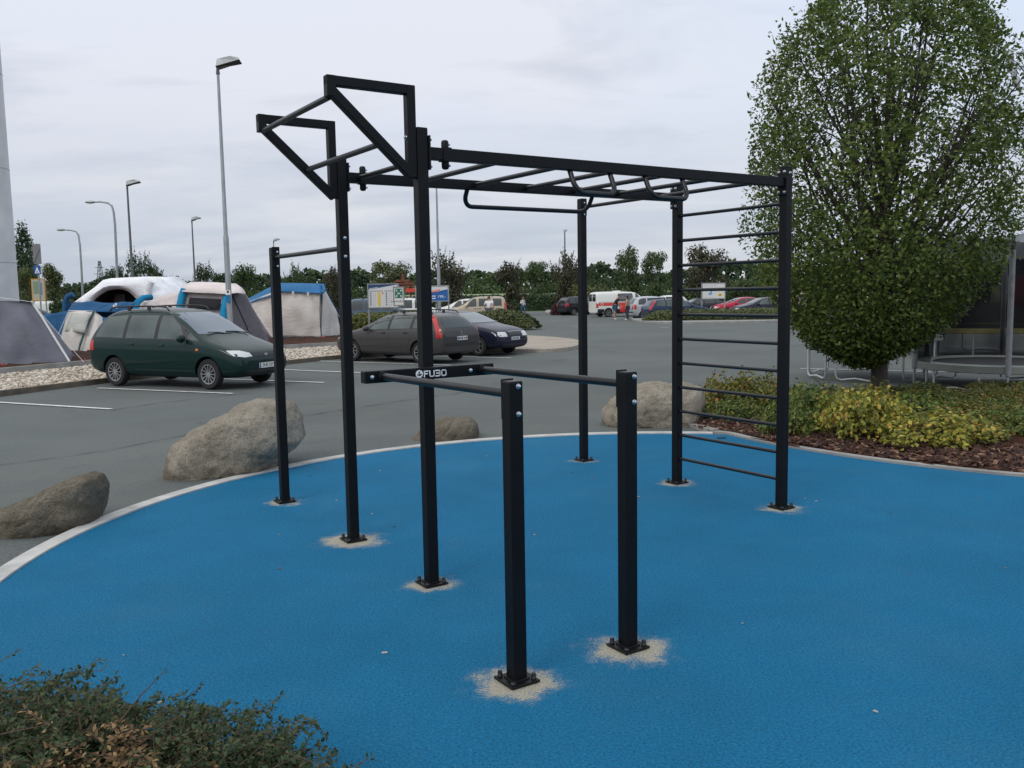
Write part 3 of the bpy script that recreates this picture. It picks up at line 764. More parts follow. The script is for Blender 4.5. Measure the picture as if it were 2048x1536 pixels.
SP['mpv'] = dict(band=[(1.19, .975), (.84, .995), (-2.05, 1.045), (-1.90, 1.36), (-1.74, 1.52), (-1.07, 1.55), (.23, 1.54), (.58, 1.33), (.84, 1.20)], half=.90, wx=(1.40, -1.40), wr=.315, sp=12, st=[
 (2.27, .34, .50, .58, .56, .60, .46), (2.23, .27, .60, .72, .74, .76, .58), (2.02, .22, .74, .86, .83, .85, .66), (1.55, .20, .88, .995, .88, .885, .70), (1.22, .20, .93, 1.09, .885, .90, .72),
 (.80, .20, .96, 1.36, .89, .905, .68), (.34, .20, .97, 1.61, .89, .905, .63), (-.3, .20, .98, 1.70, .89, .905, .62), (-1.2, .20, .99, 1.69, .89, .905, .61), (-1.82, .22, 1.0, 1.64, .88, .89, .59), (-2.06, .26, 1.0, 1.40, .86, .87, .64), (-2.20, .30, .98, 1.10, .84, .85, .74), (-2.27, .34, .72, .84, .76, .78, .66)],
 win=[[(.78, 1.02), (-.02, 1.04), (-.02, 1.52), (.22, 1.52), (.55, 1.31)], [(1.14, 1.0), (.84, 1.02), (.84, 1.17)], [(-.13, 1.04), (-1.0, 1.05), (-.97, 1.53), (-.12, 1.53)], [(-1.10, 1.05), (-2.0, 1.07), (-1.86, 1.36), (-1.72, 1.50), (-1.07, 1.53)]],
 ws=[(-.72, 1.13), (.72, 1.13), (.58, 1.575), (-.58, 1.575)], rw=[(-.64, 1.1), (.64, 1.1), (.54, 1.5), (-.54, 1.5)],
 hl=[(.40, .665), (.62, .655), (.80, .69), (.815, .80), (.60, .79), (.42, .735)], tl=[(.62, .75), (.82, .75), (.80, 1.0), (.68, 1.0)], tls=[(-2.02, .78), (-2.18, .78), (-2.16, 1.0), (-2.02, 1.0)], mir=(.80, 1.0, 1.05), rails=(.1, -1.75, .60, 1.715),
 trim=[('grille', [(-.36, .655), (.36, .655), (.38, .735), (-.38, .735)], 'F', 'plastic'), ('air_intake', [(-.62, .28), (.62, .28), (.66, .385), (-.66, .385)], 'F', 'plastic'), ('rub_strip', [(1.0, .515), (-.98, .515), (-.98, .565), (1.0, .565)], 'S', None), ('indicator', [(1.18, .80), (1.11, .80), (1.11, .84), (1.18, .84)], 'S', 'amber')],
 seams=[[(1.04, .98), (1.06, .60), (.92, .30)], [(-.075, 1.53), (-.08, .30)], [(-1.04, 1.53), (-1.06, .72)]], handles=[(.10, 0, .90), (-.82, 0, .92)])
SP['estate'] = dict(band=[(.68, .93), (-1.76, .995), (-1.64, 1.24), (-1.36, 1.335), (-.6, 1.355), (.10, 1.35), (.38, 1.21)], half=.87, wx=(1.34, -1.35), wr=.31, sp=8, st=[
 (2.19, .32, .48, .56, .54, .58, .44), (2.13, .25, .58, .68, .72, .74, .58), (1.9, .20, .72, .83, .81, .83, .68), (1.45, .19, .83, .935, .855, .86, .72), (1.02, .19, .88, 1.0, .86, .87, .74),
 (.62, .19, .90, 1.22, .865, .875, .66), (.2, .19, .91, 1.40, .865, .875, .60), (-.4, .19, .92, 1.45, .865, .875, .59), (-1.2, .19, .94, 1.435, .865, .875, .58), (-1.75, .21, .95, 1.385, .855, .865, .57), (-1.90, .23, .95, 1.31, .85, .86, .60), (-2.06, .25, .95, 1.12, .845, .855, .66), (-2.16, .27, .92, 1.00, .835, .845, .74), (-2.20, .29, .80, .90, .82, .83, .74), (-2.22, .32, .68, .76, .79, .80, .70)],
 win=[[(.60, .95), (-.12, .965), (-.12, 1.335), (.10, 1.33), (.36, 1.19)], [(-.22, .97), (-1.0, .985), (-1.0, 1.335), (-.22, 1.34)], [(-1.10, .99), (-1.70, 1.02), (-1.60, 1.22), (-1.35, 1.315), (-1.08, 1.33)]],
 ws=[(-.70, 1.03), (.70, 1.03), (.56, 1.36), (-.56, 1.36)], rw=[(-.62, 1.0), (.62, 1.0), (.50, 1.31), (-.50, 1.31)],
 hl=[(.42, .60), (.60, .58), (.78, .62), (.80, .73), (.58, .71), (.42, .66)], tls=[(-1.60, 1.335), (-1.70, 1.335), (-1.86, 1.22), (-2.0, 1.06), (-2.13, .96), (-2.18, .90), (-2.18, .74), (-2.02, .72), (-1.97, .92), (-1.84, 1.10)], mir=(.62, .97, .98), rails=(.0, -1.65, .56, 1.485),
 trim=[('grille', [(-.36, .56), (.36, .56), (.38, .64), (-.38, .64)], 'F', 'plastic'), ('air_intake', [(-.6, .27), (.6, .27), (.62, .37), (-.62, .37)], 'F', 'plastic'), ('rub_strip', [(.92, .47), (-.92, .47), (-.92, .53), (.92, .53)], 'S', None), ('bumper_strip', [(-.84, .50), (.84, .50), (.84, .58), (-.84, .58)], 'B', 'plastic')],
 seams=[[(.92, .90), (.94, .56), (.82, .28)], [(-.17, 1.34), (-.17, .28)], [(-1.02, 1.32), (-1.02, .75), (-.95, .6)]], handles=[(.02, 0, .86), (-.85, 0, .875)])
SP['notch'] = dict(half=.865, wx=(1.25, -1.26), wr=.305, sp=6, st=[
 (2.10, .32, .50, .60, .58, .62, .48), (2.06, .25, .60, .73, .76, .77, .60), (1.85, .20, .74, .86, .82, .83, .68), (1.4, .19, .84, .95, .85, .855, .72), (.95, .19, .88, 1.0, .855, .865, .74),
 (.55, .19, .90, 1.22, .86, .87, .65), (.15, .19, .91, 1.38, .86, .87, .60), (-.4, .19, .92, 1.42, .86, .87, .58), (-1.0, .19, .93, 1.38, .86, .87, .58), (-1.5, .20, .94, 1.18, .855, .86, .62), (-1.9, .24, .94, 1.02, .84, .85, .70), (-2.1, .28, .90, .98, .82, .83, .70), (-2.2, .33, .64, .74, .74, .76, .62)],
 win=[[(.52, .95), (-.16, .96), (-.16, 1.31), (.06, 1.30), (.32, 1.16)], [(-.26, .965), (-1.05, .98), (-1.0, 1.22), (-.8, 1.31), (-.26, 1.315)], [(-1.14, .985), (-1.5, 1.0), (-1.30, 1.14), (-1.12, 1.20)]],
 ws=[(-.68, 1.03), (.68, 1.03), (.55, 1.335), (-.55, 1.335)], rw=[(-.6, 1.04), (.6, 1.04), (.5, 1.27), (-.5, 1.27)],
 hl=[(.40, .60), (.66, .60), (.80, .625), (.81, .745), (.60, .745), (.42, .735)], tl=[(.58, .66), (.80, .66), (.80, .88), (.62, .88)], mir=(.58, .96, .98),
 trim=[('grille', [(-.33, .60), (.33, .60), (.37, .745), (-.37, .745)], 'F', 'plastic'), ('air_intake', [(-.68, .27), (.68, .27), (.70, .36), (-.70, .36)], 'F', 'plastic'), ('bumper_strip', [(-.80, .46), (.80, .46), (.80, .50), (-.80, .50)], 'F', 'plastic'), ('rub_strip', [(.85, .47), (-.85, .47), (-.85, .53), (.85, .53)], 'S', 'plastic')],
 seams=[[(.82, .90), (.85, .55), (.76, .28)], [(-.21, 1.31), (-.21, .28)]], handles=[(-.02, 0, .85), (-.92, 0, .87)])
SP['hatch'] = dict(half=.86, wx=(1.24, -1.24), wr=.305, sp=7, st=[
 (2.0, .32, .50, .60, .56, .60, .46), (1.95, .25, .62, .74, .74, .76, .60), (1.72, .20, .78, .92, .81, .83, .68), (1.3, .19, .88, 1.03, .85, .86, .72), (.95, .19, .94, 1.12, .855, .865, .73),
 (.55, .19, .96, 1.38, .86, .87, .66), (.1, .19, .97, 1.56, .86, .87, .61), (-.5, .19, .98, 1.62, .86, .87, .60), (-1.2, .19, .99, 1.60, .86, .87, .60), (-1.66, .21, 1.0, 1.53, .85, .86, .59), (-1.86, .25, 1.0, 1.28, .83, .84, .64), (-1.96, .28, .96, 1.08, .81, .82, .70), (-2.02, .33, .68, .80, .74, .76, .62)],
 win=[[(.60, 1.0), (-.08, 1.02), (-.08, 1.46), (.16, 1.45), (.38, 1.28)], [(-.18, 1.02), (-.95, 1.03), (-.95, 1.47), (-.18, 1.48)], [(-1.05, 1.03), (-1.62, 1.05), (-1.55, 1.35), (-1.35, 1.45), (-1.03, 1.47)]],
 ws=[(-.68, 1.14), (.68, 1.14), (.56, 1.51), (-.56, 1.51)], rw=[(-.62, 1.08), (.62, 1.08), (.52, 1.45), (-.52, 1.45)],
 hl=[(.42, .64), (.62, .62), (.78, .68), (.78, .82), (.56, .78), (.42, .70)], tl=[(.62, .72), (.80, .72), (.79, 1.02), (.68, 1.06)], tls=[(-1.76, .74), (-1.92, .74), (-1.90, 1.04), (-1.76, 1.06)], mir=(.62, .96, 1.06),
 trim=[('grille', [(-.34, .62), (.34, .62), (.36, .69), (-.36, .69)], 'F', 'plastic'), ('bumper_strip', [(-.78, .48), (.78, .48), (.78, .56), (-.78, .56)], 'B', 'plastic')],
 seams=[[(-.13, 1.47), (-.13, .28)]], handles=[(.02, 0, .92), (-.80, 0, .93)])
SP['leisure'] = dict(half=.87, wx=(1.36, -1.33), wr=.31, sp=6, st=[
 (2.06, .32, .50, .60, .58, .62, .48), (2.0, .25, .64, .76, .76, .77, .62), (1.75, .20, .82, .95, .83, .84, .70), (1.35, .19, .94, 1.08, .86, .865, .73), (1.05, .19, 1.0, 1.16, .865, .875, .74),
 (.66, .19, 1.03, 1.48, .87, .88, .70), (.25, .19, 1.04, 1.72, .87, .88, .68), (-.4, .19, 1.05, 1.79, .87, .88, .68), (-1.2, .19, 1.05, 1.79, .87, .88, .68), (-1.78, .21, 1.05, 1.76, .865, .875, .68), (-1.96, .25, 1.05, 1.60, .855, .865, .70), (-2.02, .28, 1.03, 1.2, .85, .86, .74), (-2.06, .33, .70, .85, .78, .80, .70)],
 win=[[(.70, 1.08), (0, 1.10), (0, 1.62), (.22, 1.61), (.48, 1.40)], [(-.16, 1.11), (-.95, 1.11), (-.95, 1.63), (-.16, 1.63)], [(-1.10, 1.12), (-1.72, 1.12), (-1.70, 1.61), (-1.10, 1.63)]],
 ws=[(-.72, 1.2), (.72, 1.2), (.62, 1.66), (-.62, 1.66)], rw=[(-.66, 1.12), (.66, 1.12), (.60, 1.62), (-.60, 1.62)],
 hl=[(.42, .66), (.64, .64), (.80, .70), (.80, .86), (.58, .84), (.42, .74)], tl=[(.72, .80), (.83, .80), (.81, 1.45), (.72, 1.45)], tls=[(-1.88, .85), (-2.0, .85), (-1.98, 1.35), (-1.88, 1.35)], mir=(.72, .98, 1.14), rails=(.1, -1.7, .62, 1.84),
 trim=[('grille', [(-.34, .62), (.34, .62), (.36, .70), (-.36, .70)], 'F', 'plastic'), ('rub_strip', [(.95, .50), (-.95, .50), (-.95, .58), (.95, .58)], 'S', 'plastic')],
 seams=[[(-.08, 1.62), (-.08, .28)], [(-1.0, 1.62), (-1.02, .7)]], handles=[(.06, 0, .96), (-.22, 0, .96)])
SP['van'] = dict(half=.95, wx=(1.55, -1.45), wr=.33, sp=6, st=[
 (2.38, .36, .60, .72, .66, .70, .56), (2.33, .28, .76, .90, .84, .85, .66), (2.1, .24, .94, 1.10, .91, .91, .74), (1.75, .22, 1.06, 1.24, .94, .94, .78), (1.45, .22, 1.10, 1.56, .945, .945, .76),
 (1.05, .22, 1.12, 1.88, .95, .95, .76), (.5, .22, 1.14, 1.96, .95, .95, .78), (-.6, .22, 1.14, 1.97, .95, .95, .79), (-1.8, .22, 1.14, 1.96, .95, .95, .79), (-2.3, .24, 1.14, 1.94, .945, .945, .79), (-2.40, .30, 1.14, 1.86, .92, .92, .79), (-2.44, .34, 1.0, 1.5, .88, .88, .78)],
 win=[[(1.44, 1.18), (.86, 1.19), (.86, 1.78), (1.0, 1.77)], [(.62, 1.20), (-.62, 1.20), (-.62, 1.80), (.62, 1.80)]],
 ws=[(-.80, 1.32), (.80, 1.32), (.70, 1.80), (-.70, 1.80)], rw=[(-.72, 1.22), (-.06, 1.22), (-.06, 1.76), (-.70, 1.76)],
 hl=[(.48, .74), (.72, .72), (.86, .80), (.86, .96), (.62, .90), (.48, .82)], tl=[(.80, .70), (.90, .70), (.90, 1.10), (.80, 1.10)], tls=[(-2.30, .70), (-2.40, .70), (-2.40, 1.05), (-2.30, 1.05)], mir=(1.42, 1.08, 1.30), mirm=M['plastic'],
 trim=[('grille', [(-.40, .68), (.40, .68), (.42, .78), (-.42, .78)], 'F', 'plastic'), ('sill_panel', [(2.0, .26), (-2.35, .26), (-2.35, .62), (-1.9, .62), (-1.75, .66), (-1.15, .66), (-1.0, .62), (2.0, .62)], 'S', 'plastic')],
 seams=[[(.76, 1.84), (.76, .35)], [(-.75, 1.84), (-.75, .35)]], handles=[(.90, 0, 1.0), (-.55, 0, 1.0)])
def gz(x, y): return ground_h(x, y)
def place(o, x, y, hd):      # heading in degrees, 0 = facing +X
    o.location = (x, y, gz(x, y)); o.rotation_euler = (0, 0, rad(hd))
def car_at(u, v, hd, dx=0.0):
    p = gnd(u, v); return p.x, p.y, hd
P_GREEN = paint('dark_green_paint', (.0018, .021, .019), .25, .30)
P_GREY = paint('grey_brown_paint', (.056, .053, .052), .5, .38)
P_NAVY = paint('midnight_blue_paint', (.010, .012, .030), .3, .26)
P_BEIGE = paint('champagne_paint', (.42, .36, .27), .3, .4)
P_WHITE = paint('white_paint', (.72, .72, .68), 0, .4)
P_SILVER = paint('silver_paint', (.42, .44, .46), .6, .36)
P_BLUE = paint('dark_blue_paint', (.016, .035, .085), .3, .3)
P_STEEL = paint('steel_blue_paint', (.07, .11, .16), .4, .36)
P_RED = paint('red_paint', (.38, .018, .045), .2, .32)
P_DARK = paint('anthracite_paint', (.022, .025, .032), .4, .3)
for k, pm in (('mpv', P_GREEN), ('estate', P_GREY), ('notch', P_NAVY), ('hatch', P_SILVER), ('leisure', P_BEIGE), ('van', P_WHITE)):
    SP[k]['trim'] = [(a, b, c, d if d else pm) for a, b, c, d in SP[k].get('trim', [])]
SP['mpv']['plates'] = [(2.285, .465, '3H0 337', True)]
SP['mpv']['mirm'] = P_GREEN
SP['estate']['plates'] = []
# --- the three near cars
MPV = empty('parked_car', (0, 0, 0), 0, 'dark green people carrier with roof rails parked nose to the right', 'car', 'cars parked around the car park')
SP['mpv']['glass'] = M['lightglass']; SP['mpv']['wsg'] = mat('blue_tinted_windscreen', (.10, .14, .19), .06, spec=.8)
make_car('mpv', SP['mpv'], MPV, P_GREEN)
em = MB(); em.box((2.263, 0, .700), (.012, .085, .020), mi=0).box((2.263, 0, .672), (.012, .085, .020)).box((2.263, .032, .686), (.012, .02, .03)).box((2.263, -.032, .686), (.012, .02, .03)); em.build('nose_badge', M['zinc'], MPV, bevel=.004)
for dy, sg in ((.30, 1), (-.25, 1)):
    wp = MB().tube([(1.23, dy + .35, 1.10), (1.16, dy, 1.155), (1.15, dy - .3, 1.165)], .010, 6).build('wiper', M['plastic'], MPV, smooth=40)
EST = empty('parked_car', (0, 0, 0), 0, 'grey estate car seen from behind with tall red tail lights and roof rails', 'car', 'cars parked around the car park')
SP['estate']['glass'] = M['lightglass']
make_car('estate', SP['estate'], EST, P_GREY)
number_plate(EST, -2.235, .70, '', False, .46, .11)
for k in range(5): MB().box((-2.2415, .15 - .075 * k - (.03 if k > 2 else 0), .70), (.0012, .045, .065 - .01 * (k % 2))).build('plate_mark', M['ink'], EST)
b = MB(); b.bar((-2.205, 0, .905), (-2.205, .03, .865), .008, .012).bar((-2.205, .03, .865), (-2.205, 0, .825), .008, .012).bar((-2.205, 0, .825), (-2.205, -.03, .865), .008, .012).bar((-2.205, -.03, .865), (-2.205, 0, .905), .008, .012); b.build('tail_badge', M['zinc'], EST)
for k in range(6): MB().box((-2.224, .10 - .04 * k, .79), (.010, .02, .022)).build('tail_letter', M['zinc'], EST)
MB().tube([(-2.10, .05, 1.045), (-2.085, -.12, 1.06), (-2.08, -.30, 1.07)], .010, 6).build('rear_wiper', M['plastic'], EST, smooth=40)
MB().tube([(-1.5, 0, 1.42), (-1.62, 0, 1.62)], .004, 5).build('aerial', M['plastic'], EST)
NOT = empty('parked_car', (0, 0, 0), 0, 'dark navy saloon parked behind the grey estate, front grille and clear headlights showing', 'car', 'cars parked around the car park')
SP['notch']['wsg'] = mat('pale_windscreen', (.13, .16, .18), .06, spec=.8)
make_car('notch', SP['notch'], NOT, P_NAVY)
number_plate(NOT, 2.108, .535, '', True, .46, .10)
for k in range(6): MB().box((2.1145, -.13 + .05 * k + (.03 if k > 2 else 0), .535), (.0012, .03, .06)).build('plate_mark', M['ink'], NOT)
b = MB()
for k in range(9): b.box((2.082, -.26 + .065 * k, .672), (.012, .008, .11))
b.build('grille_bar', M['zinc'], NOT)
b = MB().tube([(2.074, -.36, .75), (2.09, -.2, .757), (2.095, 0, .76), (2.09, .2, .757), (2.074, .36, .75)], .012, 6); b.build('grille_rim', M['zinc'], NOT, smooth=40)
MPV.scale = (.98, 1, 1.035); place(MPV, *MPV_POS); place(EST, *EST_POS); place(NOT, *NOT_POS)
# --- farther cars: first of each body kind, then painted copies
HAT = empty('parked_car', (0, 0, 0), 0, 'small silver hatchback with its red tail light beside the rescue van', 'car', 'cars parked around the car park')
make_car('hatch', SP['hatch'], HAT, P_SILVER)
LEI = empty('parked_car', (0, 0, 0), 0, 'beige high-roofed car behind the man in the white t-shirt', 'car', 'cars parked around the car park')
make_car('leisure', SP['leisure'], LEI, P_BEIGE)
AMB = empty('rescue_van', (0, 0, 0), 0, 'white van with a red side stripe and dark sill, rear doors facing left', 'van')
make_car('van', SP['van'], AMB, P_WHITE)
bv = bvh_of([c for c in AMB.children if c.name.startswith('body')][0].data)
M['stripe'] = mat('red_stripe', (.58, .05, .03), .45)
for s in 'LR':
    put('side_stripe', patch(bv, [(.55, .86), (-1.15, .86), (-1.62, .86), (-2.28, .86), (-2.28, 1.10), (.55, 1.10)], s, .008), M['stripe'], AMB)
    put('stripe_line', patch(bv, [(.55, 1.14), (-2.25, 1.14), (-2.25, 1.165), (.55, 1.165)], s, .008), M['ink'], AMB)
    ring = MB()
    yy = (.972 if s == 'L' else -.972)
    ring.tube([(-2.0 + .09 * math.cos(a * PI / 8), yy, .98 + .09 * math.sin(a * PI / 8)) for a in range(16)], .013, 6, closed=True).build('round_mark', M['white'], AMB)
box_part('roof_vent', (-.35, 0, 1.99), (.42, .5, .07), M['white'], AMB, .02)
put('rear_window', patch(bv, [(.06, 1.22), (.72, 1.22), (.70, 1.76), (.06, 1.76)], 'B'), M['glass'], AMB)
for k in range(4): box_part('window_bar', (.0, -.945, 1.40 + .09 * k), (1.1, .012, .012), M['white'], AMB, 0)
def repaint(o, pm, label):
    c = copy_tree(o); c['label'] = label
    for ch in c.children:
        n_ = ch.name.split('.')[0]
        if n_ in ('body', 'wing_mirror', 'rub_strip'):
            ch.material_slots[0].link = 'OBJECT'; ch.material_slots[0].material = pm
    return c
place(HAT, *HAT_POS); place(LEI, *LEI_POS); place(AMB, *AMB_POS)
for base, pm, pos, label in (
    (EST, P_BLUE, BLUE_POS, 'dark blue estate with roof rails parked behind the leafy hedge, second from the rescue van'),
    (HAT, P_DARK, DARK_POS, 'dark car with a pale tailgate facing right beside the dark red shrub'),
    (EST, P_NAVY, NAVY2_POS, 'dark navy estate with roof rails at the right end of the row behind the hedge'),
    (NOT, P_RED, RED_POS, 'bright red car in the row behind the hedge'),
    (NOT, P_DARK, (RED_POS[0] - 2.6, RED_POS[1] + 2.2, RED_POS[2]), 'black car parked on the left of the bright red car'),
    (HAT, P_WHITE, (RED_POS[0] - 5.0, RED_POS[1] + 4.6, RED_POS[2]), 'white hatchback seen over the bonnet of the dark blue estate'),
    (LEI, P_BEIGE, (NAVY2_POS[0] + 4.5, NAVY2_POS[1] + 10, 160), 'pale beige car roof behind the navy estate at the right end of the row'),
    (LEI, P_STEEL, STEEL_POS, 'blue-grey high-roofed car behind the price board, its red tail light at the left'),
    (LEI, P_WHITE, WHITE1_POS, 'white high-roofed car behind the green assembly point sign'),
    (HAT, P_WHITE, WHITE2_POS, 'white car with a large windscreen left of the beige high-roofed car'),
    (HAT, P_STEEL, LEFT1_POS, 'dark car with a red tail light beside the white mast'),
    (AMB, P_WHITE, LEFT2_POS, 'white van by the yellow framed poster at the far left')):
    c = repaint(base, pm, label); place(c, *pos)
    for ch in list(c.children):
        nm = ch.name.split('.')[0]
        if nm in ('number_plate', 'plate_mark', 'tail_letter', 'tail_badge', 'side_stripe', 'stripe_line', 'round_mark', 'nose_badge', 'grille_bar', 'aerial', 'window_bar', 'plate_text'):
            for g_ in list(ch.children): bpy.data.objects.remove(g_)
            bpy.data.objects.remove(ch)
    if c.name.startswith('rescue_van'): c.name = 'parked_van'; c['category'] = 'van'
# ================================================================== TENTS
def fabric(name, col, bump=.35, trans=.12):
    m = bpy.data.materials.new(name); m.use_nodes = True; t = m.node_tree; b = t.nodes['Principled BSDF']
    b.inputs['Roughness'].default_value = .85; b.inputs['Specular IOR Level'].default_value = .2
    tcn = N(t, 'ShaderNodeTexCoord')
    n = N(t, 'ShaderNodeTexNoise'); n.inputs['Scale'].default_value = 1.3; n.inputs['Detail'].default_value = 5; t.links.new(tcn.outputs['Object'], n.inputs['Vector'])
    r = ramp(t, [(.3, tuple(c * .86 for c in col)), (.7, tuple(min(1, c * 1.1) for c in col))], n.outputs[0]); t.links.new(r.outputs[0], b.inputs['Base Color'])
    mp = N(t, 'ShaderNodeMapping'); mp.inputs[3].default_value = (1, 1, 2.2); t.links.new(tcn.outputs['Object'], mp.inputs[0])
    n2 = N(t, 'ShaderNodeTexNoise'); n2.inputs['Scale'].default_value = 1.6; n2.inputs['Detail'].default_value = 3; n2.inputs['Distortion'].default_value = 1.6; t.links.new(mp.outputs[0], n2.inputs['Vector'])
    bp = N(t, 'ShaderNodeBump'); bp.inputs['Strength'].default_value = bump; bp.inputs['Distance'].default_value = .25
    t.links.new(n2.outputs[0], bp.inputs['Height']); t.links.new(bp.outputs[0], b.inputs['Normal'])
    return m
M['cream'] = fabric('cream_canvas', (.66, .61, .56), .15); M['pinkcream'] = fabric('rosy_cream_canvas', (.70, .62, .60), .15)
M['tentblue'] = fabric('blue_canvas', (.035, .15, .32), .15); M['navyblue'] = fabric('deep_blue_canvas', (.025, .10, .22), .15); M['airblue'] = fabric('bright_blue_air_beam', (.02, .25, .45), .1)
M['tentwhite'] = fabric('white_canvas', (.80, .80, .82), .2); M['tentgrey'] = fabric('grey_canvas', (.15, .155, .185), .12); M['meshgrey'] = fabric('grey_mesh', (.17, .16, .17), .2)
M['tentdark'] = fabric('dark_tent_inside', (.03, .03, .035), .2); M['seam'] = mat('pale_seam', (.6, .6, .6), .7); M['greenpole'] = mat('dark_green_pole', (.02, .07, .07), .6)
M['mud'] = fabric('mud_flap', (.13, .14, .14), .4); M['clearwin'] = fabric('clear_vinyl', (.50, .50, .46), .2)
def panel(name, c4, material, parent, n=14, bulge=0.0, fold=0.0, seed=0, th=.012, origin=None):
    """a stretched cloth panel: corners bl, br, tr, tl; bulges out and hangs in folds"""
    bl, br, tr, tl = [Vector(c) for c in c4]; nrm = (br - bl).cross(tl - bl).normalized()
    if nrm.dot(Vector((0, -1, .25))) < 0: nrm = -nrm
    rg = random.Random(seed); ph = [rg.uniform(0, 6) for _ in range(4)]
    P = []
    for j in range(n + 1):
        v = j / n; row = []
        for i in range(n + 1):
            u = i / n; p = (bl * (1 - u) + br * u) * (1 - v) + (tl * (1 - u) + tr * u) * v
            e = math.sin(PI * u) * math.sin(PI * v)
            f = math.sin(u * 9 + ph[0] + 2.2 * v) * .5 + math.sin(u * 15 + ph[1] - 3 * v) * .3 + math.sin(v * 8 + ph[2] + math.sin(u * 5 + ph[3]) * 1.5) * .45
            row.append(p + nrm * (bulge * e + fold * f * min(1, e * 2.5)))
        P.append(row)
    if origin is not None: P = [[q - origin for q in r] for r in P]
    return MB().grid(P).build(name, material, parent, smooth=75, solid=th)
def tent(name, Y, base_px, label):
    o = at(base_px[0], base_px[1], Y); o.z = -LOT_DROP + .15
    return empty(name, o, 0, label, 'tent', 'tents pitched along the kerb'), o
def tpts(px, Y): return [at(u, v, y) for (u, v), y in zip(px, Y if isinstance(Y, (list, tuple)) else [Y] * len(px))]
def tb(name, px, Y, r, material, parent, o, n=8):
    P = [p - o for p in tpts(px, Y)]
    return MB().tube(P, r, n).build(name, material, parent, smooth=50)
GZ = -LOT_DROP + .14
def drop(p, z=GZ): return Vector((p.x, p.y, z))
# 1: grey tent at the far left
Y = 25.2
t, o = tent('tent', Y, (40, 735), 'plain grey tent with a sloping seam at the left edge beside the white mast')
bl, br, tr, tl = tpts([(2, 741), (139, 724), (62, 604), (-22, 601)], [Y - .1, Y + .3, Y + .9, Y + .8])
panel('front_panel', (bl, br, tr, tl), M['tentgrey'], t, 26, .10, .12, 1, origin=o)
bl2, tl2 = tpts([(-190, 742), (-150, 620)], [Y + .6, Y + 1.2])
panel('side_panel', (bl2, bl, tl, tl2), M['tentgrey'], t, 12, .05, .05, 2, origin=o)
rb, rt = tpts([(150, 712), (66, 604)], [Y + 3.2, Y + 3.3])
panel('side_panel', (br, rb, rt, tr), M['tentgrey'], t, 12, .03, .04, 3, origin=o)
# arched pale roof
P = []
for k in range(5):
    yy = Y + .75 + k * .7; row = []
    for i in range(13):
        u_ = i / 12; px = -190 + 256 * u_; py = 604 - 14 * math.sin(PI * min(1, u_ * 1.0)) + (16 * (1 - u_) ** 2)
        row.append(at(px, py, yy) - o)
    P.append(row)
MB().grid(P).build('roof', M['tentwhite'], t, smooth=60, solid=.015)
tb('seam', [(63, 603), (84, 634), (112, 680), (139, 723)], [Y + .88, Y + .72, Y + .5, Y + .28], .032, M['seam'], t, o)
tb('red_tag', [(4, 728), (10, 738)], Y - .15, .06, M['red'], t, o)
# 2: low blue and cream tunnel tent
Y = 31.5
t, o = tent('tent', Y, (160, 708), 'low tunnel tent with blue roof and cream sides in front of the white tent')
A = tpts([(112, 709), (155, 713), (188, 622), (137, 621)], [Y, Y - .1, Y + .9, Y + .9])
panel('wall', A, M['cream'], t, 14, .22, .03, 4, origin=o)
B_ = tpts([(155, 713), (226, 712), (212, 640), (188, 622)], [Y - .1, Y + .3, Y + 1.0, Y + .9])
panel('wall', B_, M['cream'], t, 14, .15, .03, 5, origin=o)
Wn = tpts([(129, 662), (169, 665), (181, 628), (143, 626)], [Y + .22, Y + .15, Y + .62, Y + .65])
panel('window', Wn, M['clearwin'], t, 6, .06, .02, 6, origin=o)
tb('pole', [(155, 712), (160, 690), (170, 660), (188, 622)], [Y - .12, Y + .0, Y + .32, Y + .86], .035, M['greenpole'], t, o)
R_ = tpts([(134, 623), (190, 623), (230, 606), (146, 604)], [Y + .85, Y + .85, Y + 2.2, Y + 2.2])
panel('roof', R_, M['navyblue'], t, 12, .18, .02, 7, origin=o)
panel('roof', tpts([(190, 623), (250, 625), (275, 604), (228, 605)], [Y + .85, Y + 1.4, Y + 2.4, Y + 2.2]), M['navyblue'], t, 10, .14, .02, 8, origin=o)
panel('arch_band', tpts([(213, 714), (262, 712), (250, 640), (205, 634)], [Y + .25, Y + .7, Y + 1.4, Y + .82]), M['navyblue'], t, 10, .1, .02, 9, origin=o)
panel('porch', tpts([(76, 690), (112, 709), (137, 621), (77, 632)], [Y + 1.4, Y, Y + .9, Y + 2.4]), M['tentblue'], t, 12, -.12, .04, 10, origin=o)
panel('back', [drop(p) for p in tpts([(76, 690), (262, 690)], [Y + 4, Y + 4])] + tpts([(240, 606), (140, 606)], [Y + 2.3, Y + 2.3]), M['navyblue'], t, 8, .1, .02, 11, origin=o)
b = MB()
for du, dv in ((0, 0), (4, -3), (5, 3)): b.ell(at(234 + du, 612 + dv, Y + 1.5) - o - Vector((0, .25, 0)), (.045, .02, .05), 8, 5)
b.build('white_mark', M['white'], t)
